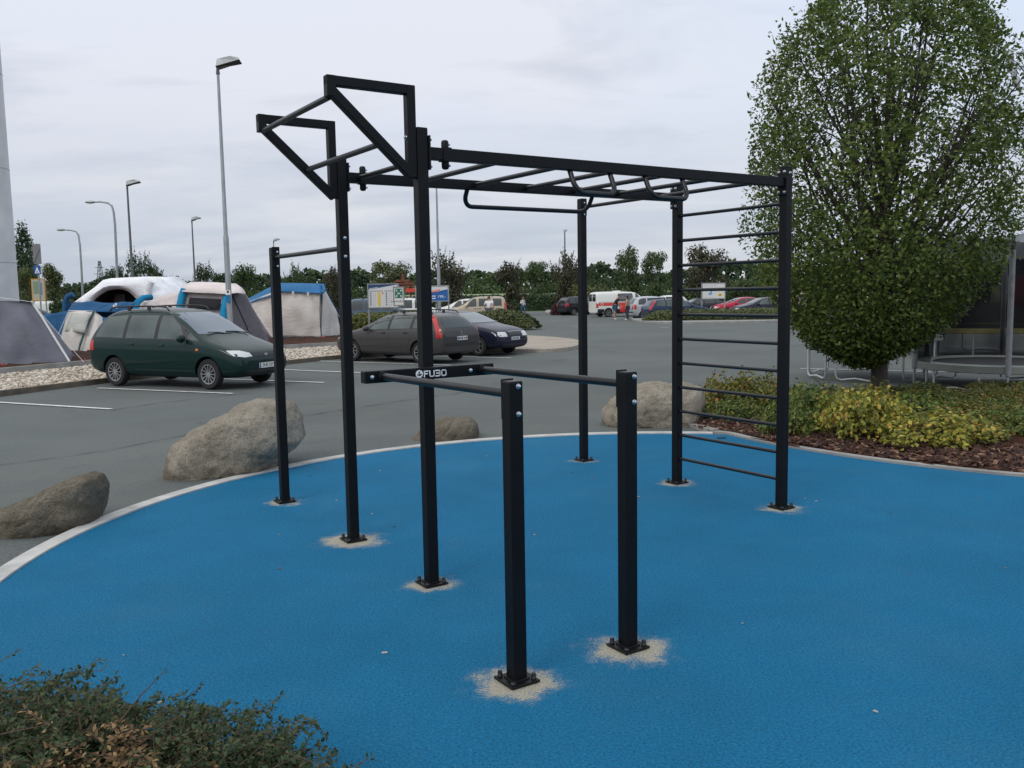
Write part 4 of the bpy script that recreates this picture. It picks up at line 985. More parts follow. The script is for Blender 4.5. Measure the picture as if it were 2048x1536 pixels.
# 3: big white air tent
Y = 41
t, o = tent('tent', Y, (240, 660), 'big white air tent with a wide dark opening behind the blue tunnel tent')
outer = [(136, 640), (138, 612), (165, 592), (190, 574), (206, 560), (222, 556.5), (255, 557), (290, 557), (301, 563), (313, 572), (336, 584), (352, 602), (356, 640)]
inner = [(172, 640), (180, 612), (190, 598), (201, 589), (213, 582), (224, 579), (236, 578), (247, 579.5), (257, 583), (265, 590), (273, 598), (282, 612), (288, 640)]
Po = tpts(outer, Y); Pi = tpts(inner, Y - .25)
def low(p): return Vector((p.x, p.y, GZ))
Po[0] = low(Po[0]); Po[-1] = low(Po[-1]); Pi[0] = low(Pi[0]); Pi[-1] = low(Pi[-1])
rows = [[p - o for p in Pi]] + [[(a * (1 - s_) + b_ * s_) - o + Vector((0, -.25 * math.sin(PI * s_), 0)) for a, b_ in zip(Pi, Po)] for s_ in (.33, .66, 1)]
rows += [[p - o + Vector((0, d_, .04 * d_)) for p in Po] for d_ in (1.2, 2.6, 4.0)]
MB().grid(rows).build('shell', M['tentwhite'], t, smooth=60, solid=.02)
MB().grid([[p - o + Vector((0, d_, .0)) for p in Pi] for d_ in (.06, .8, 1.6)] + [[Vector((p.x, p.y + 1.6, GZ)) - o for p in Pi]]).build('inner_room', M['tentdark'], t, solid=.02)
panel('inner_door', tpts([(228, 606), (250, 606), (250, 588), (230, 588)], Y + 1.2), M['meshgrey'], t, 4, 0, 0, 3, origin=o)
tb('air_beam', [(303, 563), (298, 575), (296, 600), (296, 650)], Y - .3, .16, M['tentwhite'], t, o, 12)
tb('air_beam', [(146, 589), (136, 593), (131, 604), (131, 640)], Y - .5, .13, M['navyblue'], t, o, 12)
# 4: rosy cream tent with bright blue beams
Y = 34
t, o = tent('tent', Y, (420, 690), 'rosy cream cabin tent with bright blue air beams and a dark mesh window')
F4 = tpts([(358, 688), (462, 696), (453, 586), (367, 582)], [Y, Y - .1, Y + .5, Y + .5])
panel('wall', F4, M['pinkcream'], t, 10, .05, .03, 12, origin=o)
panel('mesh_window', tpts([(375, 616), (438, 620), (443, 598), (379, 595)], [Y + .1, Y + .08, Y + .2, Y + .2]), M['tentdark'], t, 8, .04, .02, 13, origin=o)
tb('air_beam', [(369, 579), (364, 592), (360, 612), (357, 690)], [Y + .4, Y + .3, Y + .2, Y - .1], .14, M['airblue'], t, o, 12)
tb('air_beam', [(456, 588), (452, 600), (447, 625), (444, 690)], [Y + .4, Y + .3, Y + .15, Y - .1], .14, M['airblue'], t, o, 12)
rf = []
for k, (pxs, yy) in enumerate((([(364, 583), (395, 585), (425, 586), (455, 588), (474, 585), (491, 588)], Y + .15), ([(367, 572), (398, 570), (428, 571), (456, 573), (478, 573), (491, 584)], Y + .6), ([(380, 564), (404, 563.5), (430, 564.5), (455, 566.5), (472, 567), (484, 575)], Y + 1.5), ([(378, 566), (402, 564), (428, 565), (453, 566), (470, 568), (482, 578)], Y + 3.2))):
    rf.append([p - o for p in tpts(pxs, yy)])
MB().grid(rf).build('roof', M['pinkcream'], t, smooth=70, solid=.02)
panel('mesh_side', tpts([(462, 696), (545, 694), (490, 586), (455, 588)], [Y - .1, Y + 2.2, Y + 1.4, Y + .5]), M['meshgrey'], t, 12, .02, .03, 14, origin=o)
tb('door_zip', [(462, 586), (478, 620), (494, 655), (505, 694)], [Y + .5, Y + .5, Y + .45, Y + .4], .03, M['tentdark'], t, o)
panel('side_slope', tpts([(262, 690), (358, 688), (367, 578), (276, 610)], [Y + 1.2, Y, Y + .6, Y + 2.0]), M['pinkcream'], t, 12, .12, .03, 15, origin=o)
tb('air_beam', [(273, 660), (271, 622), (275, 604), (286, 596), (303, 594)], [Y + 1.1, Y + 1.3, Y + 1.5, Y + 1.7, Y + 2], .12, M['airblue'], t, o, 12)
panel('back', [drop(p) for p in tpts([(270, 690), (545, 694)], [Y + 4.5, Y + 4.5])] + tpts([(482, 578), (378, 566)], [Y + 3.2, Y + 3.2]), M['pinkcream'], t, 6, .1, .02, 16, origin=o)
# 5: cream tent with blue roof
Y = 39
t, o = tent('tent', Y, (600, 680), 'cream canvas tent with a blue roof between the two left posts of the workout frame')
panel('wall', tpts([(561, 673), (643, 675), (642, 585), (553, 581)], [Y, Y, Y + .1, Y + .1]), M['cream'], t, 22, .10, .07, 21, origin=o)
panel('mud_flap', [drop(p) for p in tpts([(561, 673), (643, 675)], [Y - .05, Y - .05])] + tpts([(643, 674), (561, 672)], [Y - .03, Y - .03]), M['mud'], t, 6, .03, .04, 22, origin=o)
panel('roof', tpts([(550, 582), (646, 587), (646, 567), (556, 565.5)], [Y - .05, Y - .05, Y + 1.3, Y + 1.3]), M['tentblue'], t, 10, .12, .02, 23, origin=o)
panel('wall', tpts([(643, 675), (684, 676), (673, 622), (646, 572)], [Y, Y + 2.6, Y + 2.4, Y + 1.0]), M['cream'], t, 16, .05, .05, 24, origin=o)
tb('corner_trim', [(643, 586), (649, 580), (646, 570)], [Y - .1, Y + .3, Y + 1.0], .07, M['tentblue'], t, o)
tb('pole', [(641, 588), (640, 620), (641, 650), (643, 676)], Y - .08, .025, M['greenpole'], t, o)
panel('side_slope', tpts([(478, 690), (561, 673), (553, 581), (491, 606)], [Y + .9, Y, Y + .1, Y + 1.2]), M['cream'], t, 16, -.05, .05, 25, origin=o)
panel('roof', tpts([(489, 609), (553, 588), (556, 565.5), (491, 600)], [Y + 1.1, Y - .02, Y + 1.3, Y + 2.0]), M['tentblue'], t, 10, .05, .02, 26, origin=o)
panel('back', [drop(p) for p in tpts([(478, 680), (700, 676)], [Y + 4.5, Y + 4.5])] + tpts([(646, 567), (556, 566)], [Y + 1.35, Y + 1.35]), M['tentblue'], t, 6, .1, .02, 27, origin=o)
b = MB()
for (u_, v_) in ((586, 584), (616, 586)): b.box(at(u_, v_ + 2, Y - .12) - o, (.09, .03, .16))
b.build('toggle', M['seam'], t)
b = MB()
for k in range(3): b.bar(at(643 + 3 * k, 673, Y - .1) - o, drop(at(640 + 6 * k, 680, Y - .4)) - o, .03, .03)
b.build('peg_strap', M['stripe'], t)

# guy lines and pegs
def guy(t, o, p, q):
    p = p - o; q = drop(q, GZ + .02) - o
    g_ = MB().tube([p, q], .007, 5).build('guy_line', M['seam'], t)
    MB().tube([q + Vector((0, 0, -.03)), q + Vector((.03, -.03, .12))], .012, 6).build('peg', M['stripe'], g_)
for nm_, a_, b_ in (('low', (190, 622, 32.4), (196, 705, 29.6)), ('low', (137, 622, 32.4), (100, 715, 30.2)), ('cream', (646, 572, 40.2), (700, 684, 38.6)), ('cream', (553, 581, 39), (520, 690, 36.8)), ('plain', (62, 604, 26.1), (168, 716, 25.4)), ('rosy', (490, 587, 35.4), (556, 690, 33.2))):
    tt = [x_ for x_ in COL.objects if x_.get('category') == 'tent' and x_['label'].startswith(nm_)][0]
    guy(tt, Vector(tt.location), at(*a_), at(*b_))

# ================================================================== MAST, LAMPS, SIGNS
M['mastw'] = mat('white_mast_paint', (.60, .60, .60), .5, noise=.12, nscale=1.2, bump=.1, bscale=3)
pm_ = at(-22, 640, 31); mz = -LOT_DROP
mast = empty('mast', (pm_.x, pm_.y, mz), 0, 'thick pale steel mast rising out of view behind the grey tent', 'mast')
MB().lathe([(1.05, 0), (1.05, .06), (.98, .08)], n=40).build('foot_ring', M['galv'], mast, smooth=40)
prof = [(.98, .08)] + [(.98 - .06 * i / 14, .08 + i * 1.6) for i in range(1, 15)]
MB().lathe(prof, n=56).build('shaft', M['mastw'], mast, smooth=60)
b = MB()
for i in (2, 4, 6, 8, 10): b.lathe([(.98 - .06 * i / 14 + .004, .08 + i * 1.6 - .012), (.98 - .06 * i / 14 + .008, .08 + i * 1.6), (.98 - .06 * i / 14 + .004, .08 + i * 1.6 + .012)], n=56)
b.build('weld_seam', M['galv'], mast, smooth=60)
def lamp_head(parent, z, ang, s=1.0, under=M['plastic']):
    """tilted trapezoid floodlight on a short bracket"""
    hd = MB(); a = Matrix.Rotation(ang, 3, 'Z') @ Matrix.Rotation(rad(-14), 3, 'Y')
    pts = [(-.28, -.10, 0), (.30, -.20, 0), (.30, .20, 0), (-.28, .10, 0), (-.20, -.08, .17), (.10, -.15, .15), (.10, .15, .15), (-.20, .08, .17), (.28, -.17, .07), (.28, .17, .07)]
    c = Vector((.24 * math.cos(ang) * s, .24 * math.sin(ang) * s, z + .10 * s))
    V_ = [a @ (Vector(p) * s) + c for p in pts]
    hd.add(V_, [(0, 1, 8, 5, 4), (3, 7, 6, 9, 2), (0, 4, 7, 3), (4, 5, 6, 7), (5, 8, 9, 6), (1, 2, 9, 8)])
    h = hd.build('lamp_head', M['galv'], parent, bevel=.012 * s)
    MB().add([v + Vector((0, 0, -.004)) for v in V_[:4]], [(0, 1, 2, 3)]).build('lamp_glass', under, h, solid=.02)
    MB().tube([(0, 0, z - .12 * s), (0, 0, z + .02), c + Vector((0, 0, .0))], .05 * s, 8).build('bracket', M['darkpole'], parent, smooth=40)
def flood_lamp(u_base, top_px, Y, r, label, ang=0.0, s=1.0, dark=False, name='street_lamp', step_z=None):
    b0 = at(u_base, 620, Y); topz = at(top_px[0], top_px[1], Y).z; z0 = -LOT_DROP - .02
    e = empty(name, (b0.x, Y, z0), 0, label, 'street lamp', 'street lamps')
    H_ = topz - z0
    sz = step_z or H_ * .42
    MB().lathe([(r * 1.35, 0), (r * 1.3, sz * .3), (r * 1.25, sz), (r * .95, sz + .12), (r * .6, H_)], n=14).build('pole', M['galv'] if not dark else M['darkpole'], e, smooth=40)
    lamp_head(e, H_, ang, s); return e
MAINL = flood_lamp(459, (434, 138), 30, .072, 'tall floodlight lamp post with one angular head in front of the rosy cream tent', rad(8), 1.4)
st_ = MB().box((.02, -.13, 2.15), (.16, .012, .16)).build('notice_plate', M['plate'], MAINL)
MB().box((.02, -.137, 2.17), (.07, .004, .07)).build('notice_mark', M['ink'], st_)
MB().box((.02, -.13, 1.93), (.16, .012, .25)).build('notice_plate', M['tentblue'], MAINL)
flood_lamp(269, (262, 372), 48, .075, 'street lamp with one angular head rising behind the white tent', rad(10), 1.25, True)
flood_lamp(393, (389, 442), 68, .075, 'street lamp with one small angular head behind the rosy cream tent', rad(10), 1.25, True)
flood_lamp(553, (550, 483), 92, .07, 'distant dark street lamp whose head shows just above the lowest left post', rad(10), 1.2, True)
flood_lamp(879, (876, 366), 47, .07, 'slim grey lamp post standing behind the blue price board', rad(90), .9, False)
flood_lamp(1131, (1131, 464), 84, .09, 'thin street lamp with a small square head seen through the middle of the workout frame', rad(80), .95, True)
def arm_lamp(u_base, pts, Y, r, label):
    z0 = -LOT_DROP; b0 = at(u_base, 600, Y)
    e = empty('street_lamp', (b0.x, Y, z0), 0, label, 'street lamp', 'street lamps')
    o_ = Vector((b0.x, Y, z0)); P = [Vector((0, 0, 0))] + [at(u, v, Y) - o_ for u, v in pts]
    P = [P[0], P[1] * .35 + P[0] * .65] + P[1:]
    MB().tube(P, [r * 1.3, r * 1.2] + [r * .9 - r * .35 * i / len(pts) for i in range(len(pts))], 10).build('pole', M['galv'], e, smooth=40)
    q = P[-1]; MB().ell(q + Vector((-.22, 0, .0)), (.36, .13, .09), 12, 8).build('lamp_head', M['galv'], e, smooth=60)
    MB().ell(q + Vector((-.24, 0, -.045)), (.25, .10, .06), 12, 8).build('lamp_glass', M['plate'], e, smooth=60)
arm_lamp(235, [(233, 520), (230, 450), (227.5, 425), (224, 412), (216, 406), (202, 403.5), (188, 404)], 56, .085, 'grey curved arm street lamp with drooping head, taller of the two by the mast')
arm_lamp(165, [(163, 540), (160, 490), (157, 470), (152, 463), (142, 460.5), (128, 459.5)], 68, .085, 'grey curved arm street lamp with drooping head, shorter of the two by the mast')
# three lamps on arms at the right edge
for u, v, Y, lb in ((2022, 106, 24, 'grey street lamp with a bent arm at the right edge, highest of three'), (2030, 133, 31, 'grey street lamp with a bent arm at the right edge, middle of three'), (2037, 157, 40, 'grey street lamp with a bent arm at the right edge, lowest of three')):
    hp = at(u, v, Y); e = empty('street_lamp', (hp.x + 2.2, Y, -LOT_DROP), 0, lb, 'street lamp', 'street lamps at the right edge')
    zt = hp.z + LOT_DROP
    MB().tube([(0, 0, 0), (0, 0, zt * .5), (0, 0, zt - .5), (-.12, 0, zt - .1), (-.5, 0, zt), (-2.05, 0, zt)], [.09, .08, .06, .05, .045, .035], 10).build('pole', M['galv'], e, smooth=40)
    MB().ell((-2.22, 0, zt - .2), (.10, .10, .30), 10, 8).build('lamp_head', M['galv'], e, smooth=60)
# distant lattice pylon
Y = 380; pb = at(202, 575, Y); e = empty('pylon', (pb.x, Y, -1), 0, 'tiny lattice power pylon above the trees between the curved arm lamps', 'pylon')
hz = at(202, 522, Y).z + 1; b = MB()
for sx in (-1, 1):
    for sy in (-1, 1): b.bar((sx * 2, sy * 2, 0), (sx * .3, sy * .3, hz), .22, .22)
for k in range(8):
    z_ = hz * k / 8; w_ = 2 - 1.7 * k / 8; z2 = hz * (k + 1) / 8; w2 = 2 - 1.7 * (k + 1) / 8
    for sy in (-1, 1): b.bar((-w_, sy * w_, z_), (w2, sy * w2, z2), .12, .12)
b.build('lattice', M['darkpole'], e)
b = MB()
for z_, w_ in ((.72, 2.6), (.86, 2.0)): b.bar((-w_, 0, hz * z_), (w_, 0, hz * z_), .2, .2)
b.build('cross_arm', M['darkpole'], e)

M['signgreen'] = mat('sign_green', (.005, .14, .075), .5); M['signblue'] = mat('sign_blue', (.01, .09, .32), .5); M['adblue'] = mat('board_blue', (.012, .11, .36), .5)
M['adnavy'] = mat('board_navy', (.02, .06, .16), .5); M['orange'] = mat('orange_print', (.75, .13, .02), .5); M['yellow'] = mat('yellow_print', (.75, .55, .10), .5)
M['ad_white'] = mat('board_white', (.68, .67, .65), .5); M['signback'] = mat('sign_back_grey', (.20, .205, .21), .55, metal=.3)
def board(name, label, px, Y, frame_m, cat='sign', posts=((0,), (1,)), th=.06, zbase=-LOT_DROP, fw=.05, face=M['ad_white']):
    """px: left, top, right, bottom in the photograph; returns helper that puts flat prints on its face"""
    l, t_, r, b_ = px; A = at(l, t_, Y); B2 = at(r, b_, Y); wd = B2.x - A.x; zt = (A.z + at(r, t_, Y).z) / 2; zb = (B2.z + at(l, b_, Y).z) / 2
    e = empty(name, (A.x + wd / 2, Y, zbase), 0, label, cat)
    h = zt - zb; zc = (zt + zb) / 2 - zbase
    pn = MB().box((0, 0, zc), (wd, th, h)).build('panel', face, e)
    f = MB()
    for sx in (-1, 1): f.box((sx * (wd / 2 + fw / 2), 0, zc), (fw, th + .03, h + 2 * fw))
    for sz in (-1, 1): f.box((0, 0, zc + sz * (h / 2 + fw / 2)), (wd, th + .03, fw))
    if frame_m: f.build('frame', frame_m, e)
    for p in posts:
        x = (p[0] - .5) * (wd + fw); MB().box((x, th / 2 + .05, (zc + h / 2 + .05) / 2), (.075, .06, zc + h / 2 + .05)).build('post', M['galv'], e)
    def pr(n_, poly, m_, lvl=1):
        yy = -th / 2 - .002 * lvl
        vs = [((a - .5) * wd, yy, zc + (b2 - .5) * h) for a, b2 in poly]
        k = len(vs); vs2 = [(v[0], v[1] + .0015, v[2]) for v in vs]
        mb = MB().add(vs + vs2, [tuple(range(k)), tuple(range(2 * k - 1, k - 1, -1))] + [(i, (i + 1) % k, k + (i + 1) % k, k + i) for i in range(k)])
        return mb.build(n_, m_, pn)
    def txt(s, a, b2, size, m_, lvl=2):
        return tex_text(s, size * h, 'lettering', m_, pn, ((a - .5) * wd, -th / 2 - .002 * lvl, zc + (b2 - .5) * h), (PI / 2, 0, 0), .001)
    return e, pr, txt, pn
def R4(a, b, c, d): return [(a, b), (c, b), (c, d), (a, d)]
# opening-hours board with rows of small print
e, pr, tx, pn = board('notice_board', 'white timetable board with a navy wedge along its top, on two grey posts', (736.5, 569, 796, 614), 44, M['galv'])
pr('navy_wedge', [(0, .78), (0, 1), (.98, 1), (.98, .985)], M['adnavy'])
pr('white_line', [(.03, .80), (.33, .87), (.33, .89), (.03, .83)], M['ad_white'], 2)
pr('yellow_column', R4(.31, .05, .42, .66), M['yellow'])
b = MB(); 
def rows(pr, xs_, ys_, wd_, ht, m_, lvl=2):
    for y_ in ys_:
        for x_ in xs_: pr('print', R4(x_, y_, x_ + wd_, y_ + ht), m_, lvl)
pr('rule', R4(.02, .70, .50, .722), M['ink']); pr('rule', R4(.54, .70, .85, .722), M['ink'])
rows(pr, (.05, .59), [.08 + .087 * i for i in range(7)], .05, .045, M['ink'])
M['greyprint'] = mat('grey_print', (.40, .40, .42), .6)
rows(pr, (.15, .22, .70, .76), [.08 + .087 * i for i in range(7)], .03, .03, M['greyprint'])
pr('orange_mark', R4(.47, .57, .51, .66), M['orange'])
# assembly point sign
e, pr, tx, pn = board('assembly_sign', 'green and white assembly point sign with four inward arrows in front of the timetable board', (787, 574, 808.5, 611), 40, M['signback'], posts=((.5,),), th=.03, fw=.022)
pr('dark_border', R4(.02, .012, .98, .988), M['ink']); pr('white_field', R4(.055, .032, .945, .968), M['ad_white'], 2)
pr('green_field', R4(.13, .40, .87, .92), M['signgreen'], 3)
for sx, sy in ((-1, 1), (1, 1), (-1, -1), (1, -1)):
    cx_, cy_ = .5 + sx * .235, .66 + sy * .165
    pr('arrow', [(cx_ + sx * .10 - sx * .03, cy_ + sy * .06), (cx_ + sx * .10, cy_ + sy * .06 - sy * .02), (cx_, cy_ - sy * .035), (cx_ - sx * .03, cy_ - sy * .015)], M['white'], 4)
    pr('arrow', [(cx_ - sx * .09, cy_ - sy * .06), (cx_ + sx * .05, cy_ - sy * .06), (cx_ - sx * .09, cy_ + sy * .04)], M['white'], 4)
for k, (dx_, s_) in enumerate(((-.10, .8), (0, 1), (.10, .8))):
    pr('figure', R4(.5 + dx_ - .04, .615, .5 + dx_ + .04, .615 + .05 * s_), M['white'], 4); pr('figure', R4(.5 + dx_ - .025, .67 * 1 + .01 * (s_ - .8), .5 + dx_ + .025, .70), M['white'], 4)
tx('SHROMAŽDIŠTĚ', .5, .215, .118, M['ink'], 4)
# blue price board
e, pr, tx, pn = board('price_board', 'blue and white price board reading 199 with an orange flash, behind the tall post', (832, 573, 896, 601.5), 44, M['galv'], posts=((.62,), (1,)))
pr('blue_field', [(0, 0), (1, 0), (1, .80), (.0, .38)], M['adblue'])
pr('orange_flash', [(.50, .58), (.74, .64), (.75, .79), (.51, .72)], M['orange'], 2)
pr('figure_print', [(.38, .56), (.46, .62), (.47, .84), (.43, .90), (.38, .78)], M['signback'], 2)
tx('199,-', .80, .27, .30, M['white'], 2)
rows(pr, (.36, .44, .50, .56), (.29, .13), .05, .075, M['white'], 2)
rows(pr, (.54, .60, .66), (.66,), .035, .05, M['white'], 3)
# white board at the right
e, pr, tx, pn = board('advert_board', 'white advert board with a blue drop and yellow tag above the low hedge', (1405, 567, 1449, 596.5), 57.6, M['galv'])
pr('blue_drop', [(.24, .30), (.34, .20), (.44, .30), (.42, .52), (.30, .60), (.36, .42)], mat('drop_blue', (.10, .38, .62), .5))
pr('yellow_tag', R4(.70, .14, .89, .30), M['yellow']); pr('tag_print', R4(.75, .19, .84, .25), M['ink'], 2)
rows(pr, [.08 + .05 * i for i in range(8)], (.84,), .035, .03, M['greyprint']); pr('logo_box', R4(.52, .81, .60, .90), M['greyprint']); pr('logo_box', R4(.535, .83, .585, .88), M['ad_white'], 2)
pr('fine_print', R4(.08, .06, .60, .075), M['greyprint'])
# traffic signs left: grey back of one plate, blue crossing sign below
p0 = at(78, 560, 47); e = empty('traffic_sign', (p0.x, 47, -LOT_DROP), 0, 'grey sign back with a diagonal brace above a blue pedestrian crossing sign on one pole', 'traffic sign')
def zz_(v): return at(78, v, 47).z + LOT_DROP
MB().tube([(0, 0, 0), (0, 0, zz_(487))], .04, 10).build('pole', M['galv'], e, smooth=40)
sb = MB().box((.02, -.06, (zz_(488) + zz_(528)) / 2), (.42, .03, zz_(488) - zz_(528))).build('sign_plate', M['signback'], e, bevel=.01)
MB().bar((-.15, -.08, zz_(526)), (.19, -.08, zz_(498)), .02, .03).build('brace', M['darkpole'], sb)
sb = MB().box((-.02, -.06, (zz_(531) + zz_(549)) / 2), (.36, .03, zz_(531) - zz_(549))).build('crossing_plate', M['signblue'], e, bevel=.01)
zc = (zz_(531) + zz_(549)) / 2
b = MB().add([(-.15, -.078, zc - .17), (.11, -.078, zc - .17), (-.02, -.078, zc + .17)], [(0, 1, 2)]); b.build('white_triangle', M['white'], sb)
b = MB().bar((-.02, -.084, zc + .06), (-.02, -.084, zc - .05), .008, .04).bar((-.02, -.084, zc - .05), (-.07, -.084, zc - .14), .008, .025).bar((-.02, -.084, zc - .05), (.04, -.084, zc - .14), .008, .025); b.build('walking_figure', M['signblue'], sb)
M['yelloworange'] = mat('yellow_orange_frame', (.62, .30, .05), .5)
# yellow framed poster
e, pr, tx, pn = board('poster_frame', 'yellow framed poster stand beyond the traffic sign at the far left', (64, 559, 90, 600), 62, M['yelloworange'], posts=((0,), (1,)), fw=.055, zbase=.72, face=mat('poster_paper', (.42, .40, .34), .6))
pr('picture', R4(.08, .3, .55, .9), mat('poster_green', (.20, .26, .18), .6)); pr('picture', R4(.70, .25, .86, .85), mat('poster_blue', (.16, .2, .34), .6))
# red lattice structure half hidden behind the assembly sign
p0 = at(808, 620, 62); e = empty('red_tower', (p0.x, 62, -LOT_DROP), 0, 'rusty red stepped timber tower showing above the assembly point sign', 'tower')
M['rust'] = mat('rusty_red_wood', (.17, .045, .025), .7, noise=.3, nscale=4)
def zt_(v): return at(808, v, 62).z + LOT_DROP
for u0, u1, v0, v1 in ((792, 819, 560, 563.5), (798, 828, 566, 569), (802, 828, 571.5, 574)):
    a = at(u0, v0, 62); c = at(u1, v1, 62); MB().box(((a.x + c.x) / 2 - p0.x, 0, (a.z + c.z) / 2 + LOT_DROP), (c.x - a.x, .5, a.z - c.z)).build('tier', M['rust'], e, bevel=.01)
for u0, u1, v0, v1 in ((812, 836, 577, 584),): 
    a = at(u0, v0, 62); c = at(u1, v1, 62); bx = MB().box(((a.x + c.x) / 2 - p0.x, 0, (a.z + c.z) / 2 + LOT_DROP), (c.x - a.x, .6, a.z - c.z)).build('red_panel', M['stripe'], e, bevel=.01)
MB().box((-.02, 0, zt_(548) / 2), (.16, .16, zt_(548))).build('post', M['rust'], e, bevel=.01)
for x in (-.6, .5): MB().box((x, 0, zt_(562) / 2), (.12, .12, zt_(562))).build('post', M['rust'], e, bevel=.01)

# ================================================================== TRAMPOLINES
M['pad'] = mat('grey_green_pad', (.17, .185, .165), .7, noise=.15, nscale=3); M['foam'] = mat('grey_foam_sleeve', (.24, .25, .27), .7, noise=.15, nscale=12, bump=.3, bscale=14)
M['legsteel'] = mat('bright_galvanised_tube', (.52, .53, .54), .4, metal=.35)
def netmat():
    m = bpy.data.materials.new('black_safety_net'); m.use_nodes = True; t = m.node_tree; t.nodes.clear()
    o_ = N(t, 'ShaderNodeOutputMaterial'); d = N(t, 'ShaderNodeBsdfDiffuse'); d.inputs[0].default_value = (.012, .012, .014, 1); tr = N(t, 'ShaderNodeBsdfTransparent'); mx = N(t, 'ShaderNodeMixShader')
    tcn = N(t, 'ShaderNodeTexCoord'); n = N(t, 'ShaderNodeTexNoise'); n.inputs['Scale'].default_value = 1.2; t.links.new(tcn.outputs['Object'], n.inputs[0])
    r = ramp(t, [(.3, (.55,)), (.7, (.86,))], n.outputs[0]); t.links.new(r.outputs[0], mx.inputs[0])
    t.links.new(tr.outputs[0], mx.inputs[1]); t.links.new(d.outputs[0], mx.inputs[2]); t.links.new(mx.outputs[0], o_.inputs[0]); return m
M['netm'] = netmat(); M['mat'] = mat('black_jump_mat', (.012, .012, .013), .6)
def trampoline(x, y, R0, z, zt, label, a_net0, a_net1, poles, legs, pad=None, net=True):
    e = empty('trampoline', (x, y, ground_h(x, y)), 0, label, 'trampoline', 'trampolines on the asphalt')
    MB().tube([(R0 * math.cos(2 * PI * i / 40), R0 * math.sin(2 * PI * i / 40), z - .05) for i in range(40)], .028, 8, closed=True).build('ring_frame', M['galv'], e, smooth=40)
    MB().lathe([(.0001, z), (R0 - .3, z)], n=48).build('jump_mat', M['mat'], e, solid=.008)
    MB().lathe([(R0 - .32, z + .012), (R0 - .15, z + .045), (R0 + .03, z + .03), (R0 + .05, z - .09), (R0 + .03, z - .10)], n=48).build('edge_pad', pad or M['pad'], e, smooth=40)
    for a in legs:
        a0, a1 = rad(a - 17), rad(a + 17)
        p0 = Vector((R0 * math.cos(a0), R0 * math.sin(a0), 0)); p1 = Vector((R0 * math.cos(a1), R0 * math.sin(a1), 0)); d = (p1 - p0).normalized()
        up = Vector((0, 0, 1))
        MB().tube([p0 + up * (z - .06), p0 + up * .14, p0 + d * .03 + up * .06, p0 + d * .12 + up * .03, (p0 + p1) / 2 + up * .07, p1 - d * .12 + up * .03, p1 - d * .03 + up * .06, p1 + up * .14, p1 + up * (z - .06)], .022, 8).build('leg', M['legsteel'], e, smooth=50)
    for a in poles:
        q = Vector(((R0 + .06) * math.cos(rad(a)), (R0 + .06) * math.sin(rad(a)), 0))
        p = MB().tube([q + Vector((0, 0, .04)), q + Vector((0, 0, z + .05))], .022, 10).build('pole', M['galv'], e, smooth=40)
        MB().tube([q + Vector((0, 0, z - .12)), q + Vector((0, 0, zt))], .048, 12).build('foam_sleeve', M['foam'], p, smooth=40)
        MB().lathe([(.052, zt - .03), (.052, zt + .03), (.035, zt + .07), (.0001, zt + .08)], (q.x, q.y, 0), n=12).build('pole_cap', M['plastic'], p, smooth=40)
    P = []
    for k in range(6):
        zz2 = z + .02 + (zt - z - .08) * k / 5
        P.append([((R0 - .02 - .10 * math.sin(PI * k / 5)) * math.cos(rad(a)), (R0 - .02 - .10 * math.sin(PI * k / 5)) * math.sin(rad(a)), zz2 - .12 * math.sin(PI * (i % 6) / 6) * (k / 5) ** 2) for i, a in enumerate([a_net0 + (a_net1 - a_net0) * j / 48 for j in range(49)])])
    if net: MB().grid(P).build('safety_net', M['netm'], e, smooth=60)
    return e
trampoline(9.4, 17.0, 1.5, .46, 2.58, 'round trampoline with a grey pad rim and grey foam poles at the right edge', 10, 190, (-114, -50, -5, 60, 120, 172), (-148, -72, -20, 40, 110, 170))
trampoline(7.85, 19.2, 1.35, .92, 2.75, 'trampoline without a net mostly hidden behind the round tree', 0, 360, (), (-127, -172, -70, 10, 70, 130), net=False)
trampoline(13.0, 24.5, 1.9, .80, 3.3, 'trampoline with a black net standing farthest back, seen between the foam poles', 0, 360, (-150, -86, -30, 40, 120), (-140, -80, -20, 60, 130), pad=mat('olive_pad', (.20, .185, .06), .7, noise=.15))
# red and white sign beyond the net
e, pr, tx, pn = board('arrow_sign', 'red and white arrow sign seen through the net at the right edge', (2008, 552, 2046, 612), 34, M['signback'], posts=((0,), (1,)), th=.05, face=mat('red_sign', (.35, .02, .03), .5))
pr('white_field', R4(0, .55, .55, 1), M['ad_white']); pr('white_arrow', [(.0, .12), (.12, .12), (.36, .36), (.12, .6), (.0, .6), (.22, .36)], M['white'], 2)
